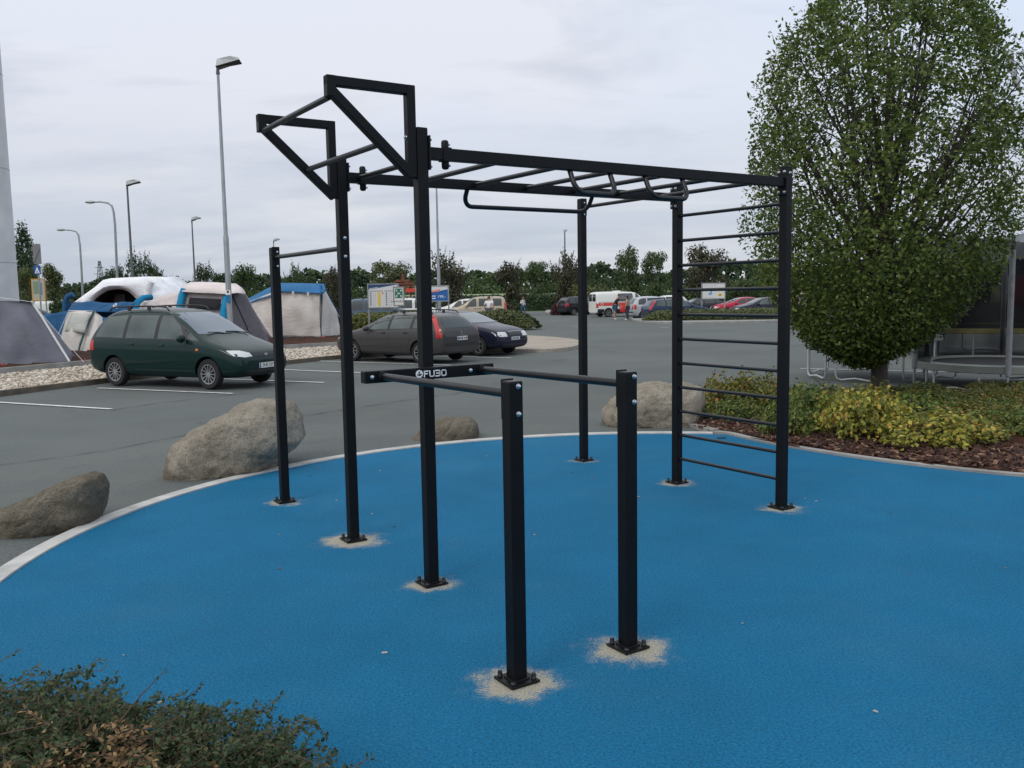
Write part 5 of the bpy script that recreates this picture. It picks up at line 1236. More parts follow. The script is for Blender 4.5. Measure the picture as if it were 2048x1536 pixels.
# ================================================================== BOULDERS
def stone_mat(name, base, dark):
    m = bpy.data.materials.new(name); m.use_nodes = True; t = m.node_tree; b = t.nodes['Principled BSDF']; b.inputs['Roughness'].default_value = .9; b.inputs['Specular IOR Level'].default_value = .25
    tcn = N(t, 'ShaderNodeTexCoord'); P = tcn.outputs['Object']
    def nz(s, d=5, ro=.6):
        n = N(t, 'ShaderNodeTexNoise'); n.inputs['Scale'].default_value = s; n.inputs['Detail'].default_value = d; n.inputs['Roughness'].default_value = ro; t.links.new(P, n.inputs['Vector']); return n.outputs[0]
    c = ramp(t, [(.32, dark), (.55, base), (.75, tuple(min(1, x * 1.25) for x in base))], nz(3.0, 7, .65)).outputs[0]
    g = ramp(t, [(.3, (.55,)), (.5, (1,)), (.72, (1.35,))], nz(75, 3, .7)).outputs[0]
    c = mixc(t, 1.0, c, g, 'MULTIPLY')
    moss = ramp(t, [(.55, (0,)), (.72, (1,))], nz(4.5, 4)).outputs[0]
    c = mixc(t, math_n(t, 'MULTIPLY', moss, .35), c, (.075, .072, .035))
    t.links.new(c, b.inputs['Base Color'])
    n3 = math_n(t, 'ADD', math_n(t, 'MULTIPLY', nz(9, 8, .65), 1.0), math_n(t, 'MULTIPLY', nz(75, 3, .7), .25))
    bp = N(t, 'ShaderNodeBump'); bp.inputs['Strength'].default_value = .9; bp.inputs['Distance'].default_value = .05; t.links.new(n3, bp.inputs['Height']); t.links.new(bp.outputs[0], b.inputs['Normal'])
    return m
M['stoneA'] = stone_mat('pale_granite', (.31, .275, .22), (.19, .165, .125)); M['stoneB'] = stone_mat('mossy_granite', (.165, .143, .108), (.09, .078, .056))
from mathutils import noise as mnoise
def boulder(name, outline, Y, depth, material, label, seed, skew=0.0):
    pts = [at(u, v, Y) for u, v in outline]
    c = Vector((sum(p.x for p in pts) / len(pts), Y, sum(p.z for p in pts) / len(pts)))
    if skew: pts = [Vector((c.x + (p.x - c.x) * .95, p.y, p.z)) for p in pts]
    pol = sorted((math.atan2(p.z - c.z, p.x - c.x), math.hypot(p.x - c.x, p.z - c.z)) for p in pts)
    def rr(a):
        n = len(pol)
        for i in range(n):
            a0, r0 = pol[i]; a1, r1 = pol[(i + 1) % n]
            if i == n - 1: a1 += 2 * PI
            aa = a if a >= pol[0][0] else a + 2 * PI
            if a0 <= aa <= a1: 
                t_ = (aa - a0) / max(1e-6, a1 - a0); t_ = t_ * t_ * (3 - 2 * t_) * .5 + t_ * .5; return r0 + (r1 - r0) * t_
        return pol[0][1]
    bm = bmesh.new(); bmesh.ops.create_icosphere(bm, subdivisions=6, radius=1)
    rm = sum(p[1] for p in pol) / len(pol)
    for v in bm.verts:
        d = v.co.normalized(); a = math.atan2(d.z, d.x); k = math.hypot(d.x, d.z)
        dy = math.copysign(abs(d.y) ** .8, d.y)
        kk = k ** .75
        r = rr(a)
        p = Vector((r * kk * math.cos(a), depth * dy, r * kk * math.sin(a)))
        f = (1 - abs(d.y)) * .4 + .6 * abs(d.y)
        nv = mnoise.fractal(p / rm * 1.6 + Vector((seed, 0, 0)), 1.0, 2.0, 5)
        cell = mnoise.cell_vector(p / rm * 1.1 + Vector((seed, 3, 1)))
        ridg = abs(mnoise.noise(p / rm * 2.3 + Vector((0, seed, 0))))
        p += d * rm * (.07 * nv * (.35 + abs(d.y)) - .10 * max(0, .10 - ridg) * 3 * abs(d.y)) + d * rm * .02 * mnoise.fractal(p / rm * 9 + Vector((seed, 1, 7)), 1, 2, 4)
        p.y += skew * p.x; v.co = p
    me = bpy.data.meshes.new(name); bm.to_mesh(me); bm.free(); me.materials.append(material)
    me.polygons.foreach_set('use_smooth', [True] * len(me.polygons))
    o = link(name, me); o.location = c - Vector((.06 if skew else 0, 0, 0)); tag(o, label, 'boulder', 'boulders round the blue surface'); return o
boulder('boulder', [(-12, 1062), (0, 1035), (30, 1012), (60, 1002), (95, 993), (130, 970), (165, 955), (190, 949), (210, 957), (218, 975), (213, 1010), (204, 1042), (175, 1062), (120, 1085), (60, 1105), (20, 1108), (-8, 1100)], 6.45, .30, M['stoneB'], 'long brown mossy boulder leaning up to the right at the left edge', 1, .3)
boulder('boulder', [(357, 945), (362, 905), (372, 882), (395, 862), (432, 845), (470, 825), (502, 806), (532, 801), (560, 803), (595, 814), (609, 836), (613, 858), (618, 880), (608, 893), (582, 912), (566, 935), (520, 965), (430, 982), (385, 980), (366, 966)], 8.58, .52, M['stoneA'], 'big pale rounded boulder beside the short left post', 7, .22)
boulder('boulder', [(808, 896), (822, 878), (836, 866), (855, 850), (875, 841), (910, 838), (944, 838), (955, 850), (957, 866), (951, 888), (930, 900), (850, 906)], 10.3, .3, M['stoneB'], 'small low brown boulder behind the blue edge in the middle', 4)
boulder('boulder', [(1206, 842), (1205, 828), (1218, 806), (1240, 788), (1265, 775), (1290, 769), (1340, 768), (1385, 768), (1404, 776), (1409, 800), (1398, 830), (1385, 860), (1350, 878), (1280, 876), (1240, 868), (1218, 858)], 11.2, .5, M['stoneA'], 'pale rounded boulder behind the wall bars beside the mulch bed', 9)

# ================================================================== VEGETATION
def leaf_mesh(name, pos, nrm, size, material, rng, aspect=.55, fold=.18, tips=None):
    """many separate folded leaves; pos, nrm: (n,3) arrays, size: (n,)"""
    n = len(pos); pos = np.asarray(pos, float); nrm = np.asarray(nrm, float)
    nrm /= np.linalg.norm(nrm, axis=1, keepdims=True) + 1e-9
    r = rng.normal(size=(n, 3)) if tips is None else np.asarray(tips) + rng.normal(size=(n, 3)) * .45
    tdir = r - nrm * (r * nrm).sum(1, keepdims=True); tdir /= np.linalg.norm(tdir, axis=1, keepdims=True) + 1e-9
    sd_ = np.cross(nrm, tdir); s = np.asarray(size)[:, None]
    base = pos; tip = pos + tdir * s; mid = pos + tdir * s * .45
    l = mid + sd_ * s * aspect * .5 + nrm * s * fold; r_ = mid - sd_ * s * aspect * .5 + nrm * s * fold
    V_ = np.stack([base, l, tip, r_], 1).reshape(-1, 3)
    me = bpy.data.meshes.new(name); me.vertices.add(4 * n); me.vertices.foreach_set('co', V_.ravel())
    i0 = np.arange(n) * 4
    F = np.stack([i0, i0 + 1, i0 + 2, i0, i0 + 2, i0 + 3], 1).reshape(-1)
    me.loops.add(6 * n); me.loops.foreach_set('vertex_index', F)
    me.polygons.add(2 * n); me.polygons.foreach_set('loop_start', np.arange(2 * n) * 3); me.polygons.foreach_set('loop_total', np.full(2 * n, 3))
    me.update(calc_edges=True); me.materials.append(material); return me
M['bark'] = mat('grey_brown_bark', (.060, .050, .040), .9, noise=.35, nscale=9, bump=.8, bscale=30)
M['twig'] = mat('brown_twig', (.09, .055, .035), .8, noise=.3, nscale=20)
M['leaf'] = leafmat('hornbeam_leaf', [(0, (.028, .049, .010)), (.5, (.052, .080, .013)), (.85, (.084, .115, .021)), (1, (.125, .145, .034))], .45, .38)
# --- the round tree in the bed
tp = gnd(1750, 806); TX, TY = 6.08, 14.6
tree = empty('round_tree', (TX, TY, bed_z(TX, TY) - .03), 0, 'round crowned leafy tree with a visible fan of branches in the mulch bed', 'tree')
rng = np.random.default_rng(11); rg = random.Random(11)
CZ, RZT, RZB = 3.5, 3.35, 3.1       # crown middle height, reach above and below
CROWN = [(z_ * 1.083 + .19, r_ * 1.06) for z_, r_ in [(.44, .10), (.52, .38), (.75, .84), (1.08, 1.24), (1.75, 1.74), (2.6, 2.06), (4.1, 2.06), (5.0, 1.74), (5.5, 1.42), (5.85, 1.08), (6.1, .35)]]
def crown_r(th, z):
    """half width of the crown at height z"""
    if z <= CROWN[0][0] or z >= CROWN[-1][0]: return .02
    for (z0, r0), (z1, r1) in zip(CROWN[:-1], CROWN[1:]):
        if z0 <= z <= z1: R = r0 + (r1 - r0) * (z - z0) / (z1 - z0)
    return R * .97 * (1 + .035 * math.sin(3 * th + 1) + .035 * math.sin(5 * th + 2.2 * z))
wood = MB()
trunk_pts = [(0, 0, 0), (.01, 0, .3), (0, .01, .8), (.02, .0, 1.7), (0, .02, 3.1), (.03, 0, 4.5), (.02, .02, 5.7)]
wood.tube(trunk_pts, [.17, .14, .125, .10, .07, .045, .012], 14)
b_pos, b_dir = [], []
for i in range(46):
    z0 = .95 + 2.8 * (i / 46) ** 1.1; az = i * 2.39996 + rg.uniform(-.3, .3); el = rg.uniform(.62, 1.12) if i < 34 else rg.uniform(.9, 1.3)
    # climb out until the crown surface is reached
    p = Vector((0, 0, z0)); d = Vector((math.cos(az) * math.cos(el), math.sin(az) * math.cos(el), math.sin(el))); pts = [p.copy()]; st = .3
    for k in range(14):
        d = (d + Vector((rg.uniform(-.09, .09), rg.uniform(-.09, .09), rg.uniform(-.03, .09)))).normalized(); p = p + d * st; pts.append(p.copy())
        if math.hypot(p.x, p.y) > crown_r(math.atan2(p.y, p.x), p.z) * .96 or p.z > CZ + RZT - .1: break
    n = len(pts); wood.tube(pts, [.032 * (1 - j / n) + .005 for j in range(n)], 6, cap=False)
    for j in range(2, n):
        b_pos.append(pts[j]); b_dir.append((pts[j] - pts[j - 1]).normalized())
        # side twigs
        for q in range(3):
            a2 = rg.uniform(0, 2 * PI); dd = (d * .5 + Vector((math.cos(a2), math.sin(a2), rg.uniform(-.1, .7)))).normalized(); p2 = pts[j] + dd * rg.uniform(.25, .6)
            if math.hypot(p2.x, p2.y) < crown_r(math.atan2(p2.y, p2.x), p2.z):
                wood.tube([pts[j], (pts[j] + p2) / 2 + Vector((0, 0, .03)), p2], [.010, .007, .003], 4, cap=False); b_pos.append(p2); b_dir.append(dd)
wood.build('trunk', M['bark'], tree, smooth=60)
P_, N_, S_, T_ = [], [], [], []
bp_ = np.array([tuple(p) for p in b_pos]); bd_ = np.array([tuple(p) for p in b_dir])
k = 0
while k < 64000:
    z = rng.uniform(CZ - RZB, CZ + RZT + .05); th = rng.uniform(0, 2 * PI); R_c = crown_r(th, z)
    if R_c <= .05: continue
    u = rng.random()
    low_ = min(1, max(0, (3.3 - z) / 1.2)); dens_in = .30 + .25 * low_
    r = R_c * (rng.uniform(.80, 1.03) if u > dens_in else math.sqrt(rng.random()) * .9)
    p = np.array([r * math.cos(th), r * math.sin(th), z])
    if True:            # clumps, and gaps in the upper crown
        g = mnoise.noise(Vector(p * 1.9)) + .5 * mnoise.noise(Vector(p * 4.5 + 7))
        if g < -.13 - .5 * low_: continue
    j = rng.integers(0, 4)
    out_ = np.array([math.cos(th) * .8, math.sin(th) * .8, .55]) + rng.normal(size=3) * .55
    for q in range(2):
        P_.append(p + rng.normal(size=3) * .035); N_.append(out_ + rng.normal(size=3) * .4); S_.append(rng.uniform(.05, .095)); T_.append((math.cos(th) * .7, math.sin(th) * .7, .35)); k += 1
# shoots that stick out of the outline
for i in range(130):
    th = rg.uniform(0, 2 * PI); z = rg.uniform(1.4, 6.4) if i % 3 else rg.uniform(5.2, 6.5); R_c = crown_r(th, z) * .97
    p = np.array([R_c * math.cos(th), R_c * math.sin(th), z]); d = np.array([math.cos(th) * .6, math.sin(th) * .6, .9 if z > CZ + 1 else .5]); d /= np.linalg.norm(d); ln = rg.uniform(.12, .42)
    for q in range(int(ln / .035) + 2):
        P_.append(p + d * ln * rng.random() + rng.normal(size=3) * .02); N_.append(rng.normal(size=3) + d * .2); S_.append(rng.uniform(.05, .09)); T_.append(d)
P_ = np.array(P_); P_[:, 0] += np.minimum(0, P_[:, 2] - 3.4) * .11
link('crown', leaf_mesh('crown', P_, np.array(N_), np.array(S_), M['leaf'], rng, .58, .12, np.array(T_)), tree)

# --- background trees: a few kinds, each tree its own crown and trunk
def bg_tree_mesh(seed, h, wd, n, size, kind):
    rng = np.random.default_rng(seed); rg = random.Random(seed)
    tr = MB(); tr.tube([(0, 0, 0), (.05, 0, h * .3), (0, .05, h * .62), (.1, 0, h * .9)], [.03 * h * .5, .02 * h * .5, .012 * h * .5, .01], 7)
    lob = []
    nl = {'round': 15, 'upright': 11, 'spiky': 16, 'poplar': 12, 'bush': 10}[kind]
    for i in range(nl):
        if kind == 'poplar': z = h * (.12 + .86 * i / nl); r = wd * .5 * (1 - abs(i / nl - .35) * .9); lob.append((rg.uniform(-.1, .1) * wd, rg.uniform(-.1, .1) * wd, z, r, h * .09))
        elif kind == 'bush': lob.append((rg.uniform(-.42, .42) * wd, rg.uniform(-.3, .3) * wd, h * rg.uniform(.25, .6), wd * rg.uniform(.14, .26), h * rg.uniform(.22, .40)))
        elif kind == 'upright': lob.append((rg.uniform(-.30, .30) * wd, rg.uniform(-.3, .3) * wd, h * rg.uniform(.18, .88), wd * rg.uniform(.14, .24), h * rg.uniform(.10, .2)))
        else:
            a = rg.uniform(0, 2 * PI); rr_ = wd * .34 * math.sqrt(rg.random()); zf = rg.uniform(.16, .86); rr_ *= (1.15 - abs(zf - .55))
            lob.append((rr_ * math.cos(a), rr_ * math.sin(a), h * zf, wd * rg.uniform(.13, .23), h * rg.uniform(.09, .16)))
    for (x, y, z, a, c) in lob: tr.tube([(0, 0, h * .28), (x * .5, y * .5, (h * .28 + z) / 2), (x, y, z)], [.012 * h * .5, .008 * h * .5, .01], 5, cap=False)
    P_, N_, S_ = [], [], []
    vol = np.array([l[3] ** 2 * l[4] for l in lob]) ** .8; vol /= vol.sum()
    pick = rng.choice(len(lob), n, p=vol)
    for i in pick:
        x, y, z, a, c = lob[i]; d = rng.normal(size=3); d /= np.linalg.norm(d); r = rng.uniform(.45, 1.06)
        P_.append((x + d[0] * a * r, y + d[1] * a * r, z + d[2] * c * r)); N_.append(d + rng.normal(size=3) * .5 + np.array([0, 0, .3])); S_.append(size * rng.uniform(.6, 1.3))
    if kind in ('spiky',):
        for i in range(46):
            x, y, z, a, c = lob[rg.randrange(len(lob))]; ang = rg.uniform(0, 2 * PI); p = np.array([x + a * .6 * math.cos(ang), y + a * .6 * math.sin(ang), z + c * .7]); d = np.array([.35 * math.cos(ang), .35 * math.sin(ang), 1.]); ln = rg.uniform(.06, .16) * h
            tr.tube([p - d * .2 * ln, p + d * ln], [.02, .006], 4, cap=False)
            for q in range(10): P_.append(p + d * ln * q / 10 + rng.normal(size=3) * .05); N_.append(rng.normal(size=3)); S_.append(size * rng.uniform(.45, .9))
    return tr, leaf_mesh('crown', np.array(P_), np.array(N_), np.array(S_), None, rng, .75, .1)
LM = {'dark': leafmat('dark_leaf', [(0, (.010, .022, .009)), (.6, (.020, .038, .014)), (1, (.045, .070, .024))], .6, .25),
      'mid': leafmat('mid_green_leaf', [(0, (.018, .034, .011)), (.6, (.035, .058, .018)), (1, (.075, .10, .032))], .6, .28),
      'olive': leafmat('olive_leaf', [(0, (.030, .040, .014)), (.6, (.055, .068, .024)), (1, (.11, .12, .05))], .6, .28),
      'purple': leafmat('brownish_leaf', [(0, (.017, .017, .010)), (.6, (.034, .034, .017)), (1, (.070, .064, .030))], .6, .22),
      'yellow': leafmat('yellow_green_leaf', [(0, (.045, .055, .014)), (.6, (.09, .10, .026)), (1, (.16, .15, .05))], .6, .3),
      'redleaf': leafmat('dark_red_leaf', [(0, (.016, .004, .005)), (.6, (.035, .010, .010)), (1, (.065, .020, .018))], .6, .2)}
KIND = {}
for nm, sd, h, wd, n, sz, kind in (('r1', 1, 8, 8, 3800, .34, 'round'), ('r2', 2, 8, 9, 3800, .34, 'round'), ('r3', 3, 8, 7, 3200, .34, 'round'), ('s1', 4, 6, 5.5, 2800, .26, 'spiky'), ('s2', 5, 6, 5, 2800, .26, 'spiky'), ('u1', 6, 8, 5, 3000, .3, 'upright'), ('p1', 7, 10, 3, 2600, .3, 'poplar'), ('b1', 8, 3, 6, 2600, .24, 'bush'), ('b2', 9, 3, 7, 2600, .24, 'bush')):
    tr, me = bg_tree_mesh(sd, h, wd, n, sz, kind); KIND[nm] = (tr.mesh('trunk', M['bark']), me, h, wd)
TREE_USED = {}
def bgtree(kind, col, u, v_top, Y, width_px, label, name='tree', zbase=-LOT_DROP - .1, rot=None):
    trm, crm, h, wd = KIND[kind]; p = at(u, v_top, Y); H_ = p.z - zbase; W_m = width_px / F_PX * Y
    e = empty(name, (p.x, Y, zbase), rot if rot is not None else (u * .37) % 6.28, label, {'tree': 'tree', 'bush': 'bush'}[name], 'trees and bushes beyond the car park')
    e.scale = (W_m / wd, W_m / wd, H_ / h)
    t = link('trunk', trm, e)
    me = crm if len(crm.materials) and crm.materials[0] == LM[col] else None
    c = link('crown', crm, e)
    if not crm.materials: crm.materials.append(LM[col])
    c.material_slots[0].link = 'OBJECT'; c.material_slots[0].material = LM[col]
    return e
for a in (
    ('p1', 'dark', 38, 438, 80, 48, 'tall dark poplar tree right behind the white mast'),
    ('p1', 'dark', 58, 470, 84, 30, 'slim dark poplar tree behind the traffic sign'),
    ('r1', 'olive', 52, 522, 74, 60, 'olive green tree below the poplars at the far left'),
    ('u1', 'olive', 100, 523, 66, 62, 'pale olive tree just right of the traffic sign'),
    ('r2', 'dark', 150, 560, 120, 120, 'low dark tree between the mast and the first curved arm lamp'),
    ('r3', 'dark', 222, 527, 90, 62, 'dark round tree behind the left end of the white tent'),
    ('s1', 'dark', 285, 505, 70, 78, 'dark spiky tree beside the lamp behind the white tent'),
    ('r2', 'olive', 345, 533, 95, 80, 'olive tree with a pale top between the white and rosy tents'),
    ('s2', 'dark', 405, 522, 85, 44, 'small dark spiky tree by the lamp behind the rosy tent'),
    ('r1', 'dark', 440, 536, 100, 70, 'dark tree behind the tall floodlight lamp post'),
    ('r3', 'mid', 487, 525, 88, 78, 'round mid green tree above the rosy tent, right of the tall lamp post'),
    ('b1', 'mid', 515, 570, 74, 90, 'green bush behind the blue roofed tent'),
    ('s1', 'mid', 586, 528, 72, 46, 'slender spiky tree rising over the ridge of the blue roofed tent'),
    ('r1', 'dark', 618, 545, 120, 44, 'small dark round tree behind the right end of the blue roofed tent'),
    ('s2', 'purple', 664, 530, 66, 54, 'brownish spiky tree left of the second tall post'),
    ('r2', 'dark', 705, 545, 110, 70, 'dark tree behind the timetable board, left side'),
    ('r1', 'olive', 775, 512, 82, 108, 'wide olive tree above the timetable board'),
    ('s1', 'purple', 898, 505, 68, 92, 'dark brownish spiky tree behind the blue price board'),
    ('r3', 'mid', 965, 545, 120, 70, 'low green tree right of the price board tree'),
    ('s2', 'purple', 1018, 520, 80, 74, 'brownish spiky tree standing on the hedge line in the middle'),
    ('r1', 'mid', 1075, 512, 105, 62, 'green round tree between the two brown trees in the middle'),
    ('s1', 'purple', 1128, 504, 82, 70, 'brownish spiky tree by the thin lamp in the middle'),
    ('r2', 'dark', 1190, 518, 112, 72, 'dark round tree behind the short back post'),
    ('b2', 'olive', 1200, 556, 90, 72, 'rounded olive bush above the rear of the rescue van', 'bush'),
    ('s2', 'mid', 1258, 488, 72, 76, 'leafy tree with a forked pale trunk behind the rescue van'),
    ('r1', 'mid', 1312, 490, 92, 66, 'tall green tree left of the wall bars'),
    ('r3', 'purple', 1412, 483, 70, 98, 'broad brownish tree seen through the wall bars'),
    ('r2', 'mid', 1490, 524, 86, 90, 'green tree behind the right half of the wall bars'),
    ('r1', 'olive', 1540, 510, 92, 70, 'olive tree showing left of the round tree in the bed'),
    ('r3', 'dark', 1660, 520, 95, 140, 'dark tree hidden behind the round tree in the bed'),
    ('r2', 'mid', 1830, 530, 90, 140, 'green tree behind the trampolines'),
    ('r1', 'mid', 1960, 515, 88, 110, 'green tree at the right edge behind the trampoline net'),
    ('r2', 'dark', 1350, 545, 130, 90, 'dark low tree far behind the wall bars'),
    ('r1', 'dark', 860, 550, 125, 100, 'dark low tree far behind the tall front post'),
    ('b1', 'mid', 690, 560, 108, 150, 'low green thicket behind the lamp posts left of the timetable board', 'bush'),
    ('b2', 'olive', 830, 552, 112, 170, 'low olive thicket behind the timetable board', 'bush'),
    ('b1', 'mid', 960, 553, 110, 180, 'low green thicket right of the price board', 'bush'),
    ('b2', 'mid', 1075, 550, 112, 160, 'low green thicket behind the hurrying woman', 'bush'),
    ('b1', 'olive', 1180, 558, 108, 150, 'low olive thicket behind the back post of the frame', 'bush'),
    ('b2', 'mid', 1300, 548, 108, 190, 'low green thicket behind the front of the rescue van', 'bush'),
    ('b1', 'mid', 1440, 550, 104, 190, 'low green thicket behind the white advert board', 'bush'),
    ('b2', 'olive', 1560, 548, 104, 170, 'low olive thicket behind the tall right post', 'bush'),
    ('r3', 'dark', 545, 548, 130, 60, 'dark low tree far behind the blue roofed tent'),
    ('r2', 'dark', 300, 552, 135, 130, 'dark low tree far behind the white tent')):
    bgtree(a[0], a[1], a[2], a[3], a[4], a[5], a[6], a[7] if len(a) > 7 else 'tree')
# far wood closing the skyline
def leaf_band(name, x0, x1, yf, depth, hf, n, size, material, seed, z0=-LOT_DROP, kind=None):
    rng = np.random.default_rng(seed); P_, N_, S_ = [], [], []
    for i in range(n):
        x = rng.uniform(x0, x1); h = hf(x); t_ = rng.random(); y = yf(x) + rng.uniform(0, depth)
        if rng.random() < .45: z = z0 + h * (1 - abs(rng.normal()) * .06); nn = (0, -.2, 1)
        else: y = yf(x) + abs(rng.normal()) * .12 * depth; z = z0 + h * t_; nn = (0, -1, .35)
        P_.append((x, y, z)); N_.append(np.array(nn) + rng.normal(size=3) * .55); S_.append(size * rng.uniform(.6, 1.3))
    return leaf_mesh(name, np.array(P_), np.array(N_), np.array(S_), material, rng, .8, .1)
def nz1(x, s, k): return mnoise.noise(Vector((x / s, k, .3)))
wf = lambda x: 5.5 + 2.0 * nz1(x, 9, 2) + 1.2 * nz1(x, 3.5, 5)
o = link('distant_wood', leaf_band('distant_wood', -130, 120, lambda x: 150 + 6 * nz1(x, 20, 1), 10, wf, 30000, .9, LM['dark'], 21)); tag(o, 'dark distant wood closing the skyline beyond the car park', 'wood', kind='stuff')
b = MB().box((0, 158, 2.2), (270, 6, 4.6)); o = b.build('wood_shade', M['under']) if False else None
def hedge(name, label, px0, px1, Y0, Y1, h, depth, n, size, col, cat='hedge', seed=1, zb=-LOT_DROP, taper=0.0):
    a = at(px0, 620, Y0); c = at(px1, 620, Y1); d = Vector((c.x - a.x, c.y - a.y, 0)); ln = d.length
    rng = np.random.default_rng(seed); e = empty(name, (a.x, a.y, zb), math.atan2(d.y, d.x), label, cat)
    P_, N_, S_ = [], [], []
    for i in range(n):
        x = rng.uniform(0, ln); hh = h * (1 + .10 * mnoise.noise(Vector((x * .8, seed, 0))) + .05 * mnoise.noise(Vector((x * 3, seed, 2))))
        tp_ = min(1, x / max(.01, taper), (ln - x) / max(.01, taper)) if taper else 1
        hh *= math.sqrt(max(.02, 1 - (1 - tp_) ** 2)); dd = depth * (.6 + .4 * tp_)
        ang = rng.uniform(0, PI); cy_ = -math.cos(ang); sz_ = math.sin(ang)
        f = rng.uniform(.86, 1.05)
        y = depth / 2 + dd / 2 * math.copysign(abs(cy_) ** .6, cy_) * f; z = hh * abs(sz_) ** .55 * f
        P_.append((x, y, max(.02, z))); N_.append(np.array([0, cy_, sz_ + .2]) + rng.normal(size=3) * .5); S_.append(size * rng.uniform(.6, 1.35))
    link('foliage', leaf_mesh('foliage', np.array(P_), np.array(N_), np.array(S_), LM[col], rng, .75, .12), e)
    core = MB(); rows_ = []
    for j in range(9):
        ang = PI * j / 8; cy_ = -math.cos(ang); sz_ = math.sin(ang); row = []
        for i in range(25):
            x = ln * i / 24; tp_ = min(1, x / max(.01, taper), (ln - x) / max(.01, taper)) if taper else 1
            hh = h * .84 * math.sqrt(max(.01, 1 - (1 - tp_) ** 2)); row.append((x, depth / 2 + depth * .42 * (.6 + .4 * tp_) * cy_, hh * abs(sz_) ** .55))
        rows_.append(row)
    core.grid(rows_).build('stems', LM[col], e, smooth=60); return e
hedge('hedge', 'long clipped dark green hedge at the far side of the car park', 885, 1300, 100, 98, 1.72, 2.2, 9000, .26, 'dark', seed=3)
hedge('hedge', 'clipped green hedge beyond the cars at the right, behind the wall bars', 1300, 1720, 96, 88, 1.8, 2.2, 8000, .26, 'mid', seed=4)
hedge('hedge', 'green hedge far behind the timetable board', 560, 905, 84, 98, 1.75, 2.0, 6000, .26, 'mid', seed=5)
hedge('hedge', 'low hedge with reddish top in front of the parked cars, behind the wall bars', 1288, 1660, 54.6, 53.2, .66, 2.6, 9000, .13, 'olive', seed=6, taper=1.4, zb=-LOT_DROP + .08)
hedge('hedge', 'low rounded dark hedge behind the navy saloon', 915, 1056, 48, 46.5, .98, 2.4, 5000, .13, 'olive', seed=7, taper=2.2, zb=-LOT_DROP + .08)
hedge('hedge', 'leafy hedge with yellowing leaves below the timetable board', 695, 900, 45, 46, .92, 2.0, 6000, .15, 'yellow', seed=8, taper=.5, zb=-LOT_DROP + .08)
hedge('bush', 'dark red clipped shrub left of the dark car', 1098, 1130, 78, 77, 1.05, 1.4, 1400, .16, 'redleaf', 'bush', 9, taper=.5)
hedge('bush', 'yellow green bush above the far end of the hedge in the middle', 1120, 1180, 96, 96, 2.6, 2.4, 2600, .26, 'yellow', 'bush', 10, taper=1.6)
hedge('hedge', 'dark hedge behind the tents at the left', 100, 560, 62, 66, 1.9, 2.0, 8000, .24, 'dark', seed=12)
# a bank with grass beyond the tents at the left
P = [[(x, 44, -LOT_DROP - .05) for x in (-60, -40, -30, -24, -20)], [(x, 52, .72 if x < -22 else -.2) for x in (-60, -40, -30, -24, -20)], [(x, 75, .72 if x < -22 else -.2) for x in (-60, -40, -30, -24, -20)]]
o = MB().grid(P).build('bank', M['grass'], smooth=60); tag(o, kind='structure')

# --- golden bushes in the mulch bed
LS = {'gold': leafmat('golden_spirea_leaf', [(0, (.055, .070, .014)), (.45, (.13, .14, .022)), (.85, (.30, .27, .045)), (1, (.34, .15, .04))], .55, .3),
      'olive': leafmat('olive_spirea_leaf', [(0, (.034, .050, .011)), (.5, (.076, .088, .018)), (.86, (.15, .14, .032)), (1, (.22, .095, .03))], .55, .3),
      'green': leafmat('green_spirea_leaf', [(0, (.026, .050, .013)), (.5, (.062, .094, .020)), (.92, (.13, .15, .032)), (1, (.20, .11, .03))], .55, .3)}
def bush_mesh(seed, R0, h, n):
    rng = np.random.default_rng(seed); P_, N_, S_ = [], [], []; tw = MB(); rg = random.Random(seed)
    for i in range(int(n / 12)):
        d = rng.normal(size=3); d[2] = abs(d[2]) * .9 + .05; d /= np.linalg.norm(d); r = rng.uniform(.62, 1.04)
        wob = 1 + .16 * math.sin(4 * math.atan2(d[1], d[0]) + seed) + .10 * mnoise.noise(Vector(d * 3 + seed))
        tipp = np.array([d[0] * R0 * r * wob, d[1] * R0 * r * wob, d[2] ** .8 * h * r * wob + .04])
        if i % 4 == 0: tw.tube([(tipp[0] * .15, tipp[1] * .15, 0), tuple(tipp * .6 + np.array([0, 0, .03])), tuple(tipp)], [.005, .004, .002], 4, cap=False)
        for q in range(12):
            P_.append(tipp + rng.normal(size=3) * np.array([.034, .034, .03])); N_.append(d * .5 + np.array([0, 0, .7]) + rng.normal(size=3) * .5); S_.append(rng.uniform(.032, .066))
    return tw.mesh('stems', M['twig']), leaf_mesh('foliage', np.array(P_), np.array(N_), np.array(S_), LS['olive'], rng, .62, .12)
BK = [bush_mesh(s_, .46, .25, 2000) for s_ in (31, 32, 33, 34)]
rg = random.Random(4); spots = []
def g_(u, v): p = gnd(u, v); return (p.x, p.y)
bush_pts = smooth_path([g_(1392, 812), g_(1440, 836), g_(1500, 854), g_(1600, 874), g_(1700, 886), g_(1800, 890), g_(1950, 890), g_(2080, 872), g_(2400, 845)]) + kerb_back[::-1][:-10]
def try_bush(x, y, r0):
    if not in_poly(x, y, bush_pts): return False
    if math.hypot(x - TX, y - TY) < .62 or (abs(x - TX * y / TY) < .34 and TY - 1.7 < y < TY) or dist_path(x, y, kerb_back) < .42: return False
    return all(math.hypot(x - a, y - b_) > .70 for a, b_ in spots)
cnt = 0
for _ in range(3000):
    x, y = rg.uniform(2.2, 11.5), rg.uniform(8, 16.2)
    if try_bush(x, y, .5): spots.append((x, y))
lab = {'gold': 'bright golden yellow low bush in the mulch bed under the round tree', 'olive': 'low olive bush with reddish shoot tips in the mulch bed under the round tree', 'green': 'low fresh green bush in the mulch bed under the round tree'}
gold_c = gnd(1715, 868)
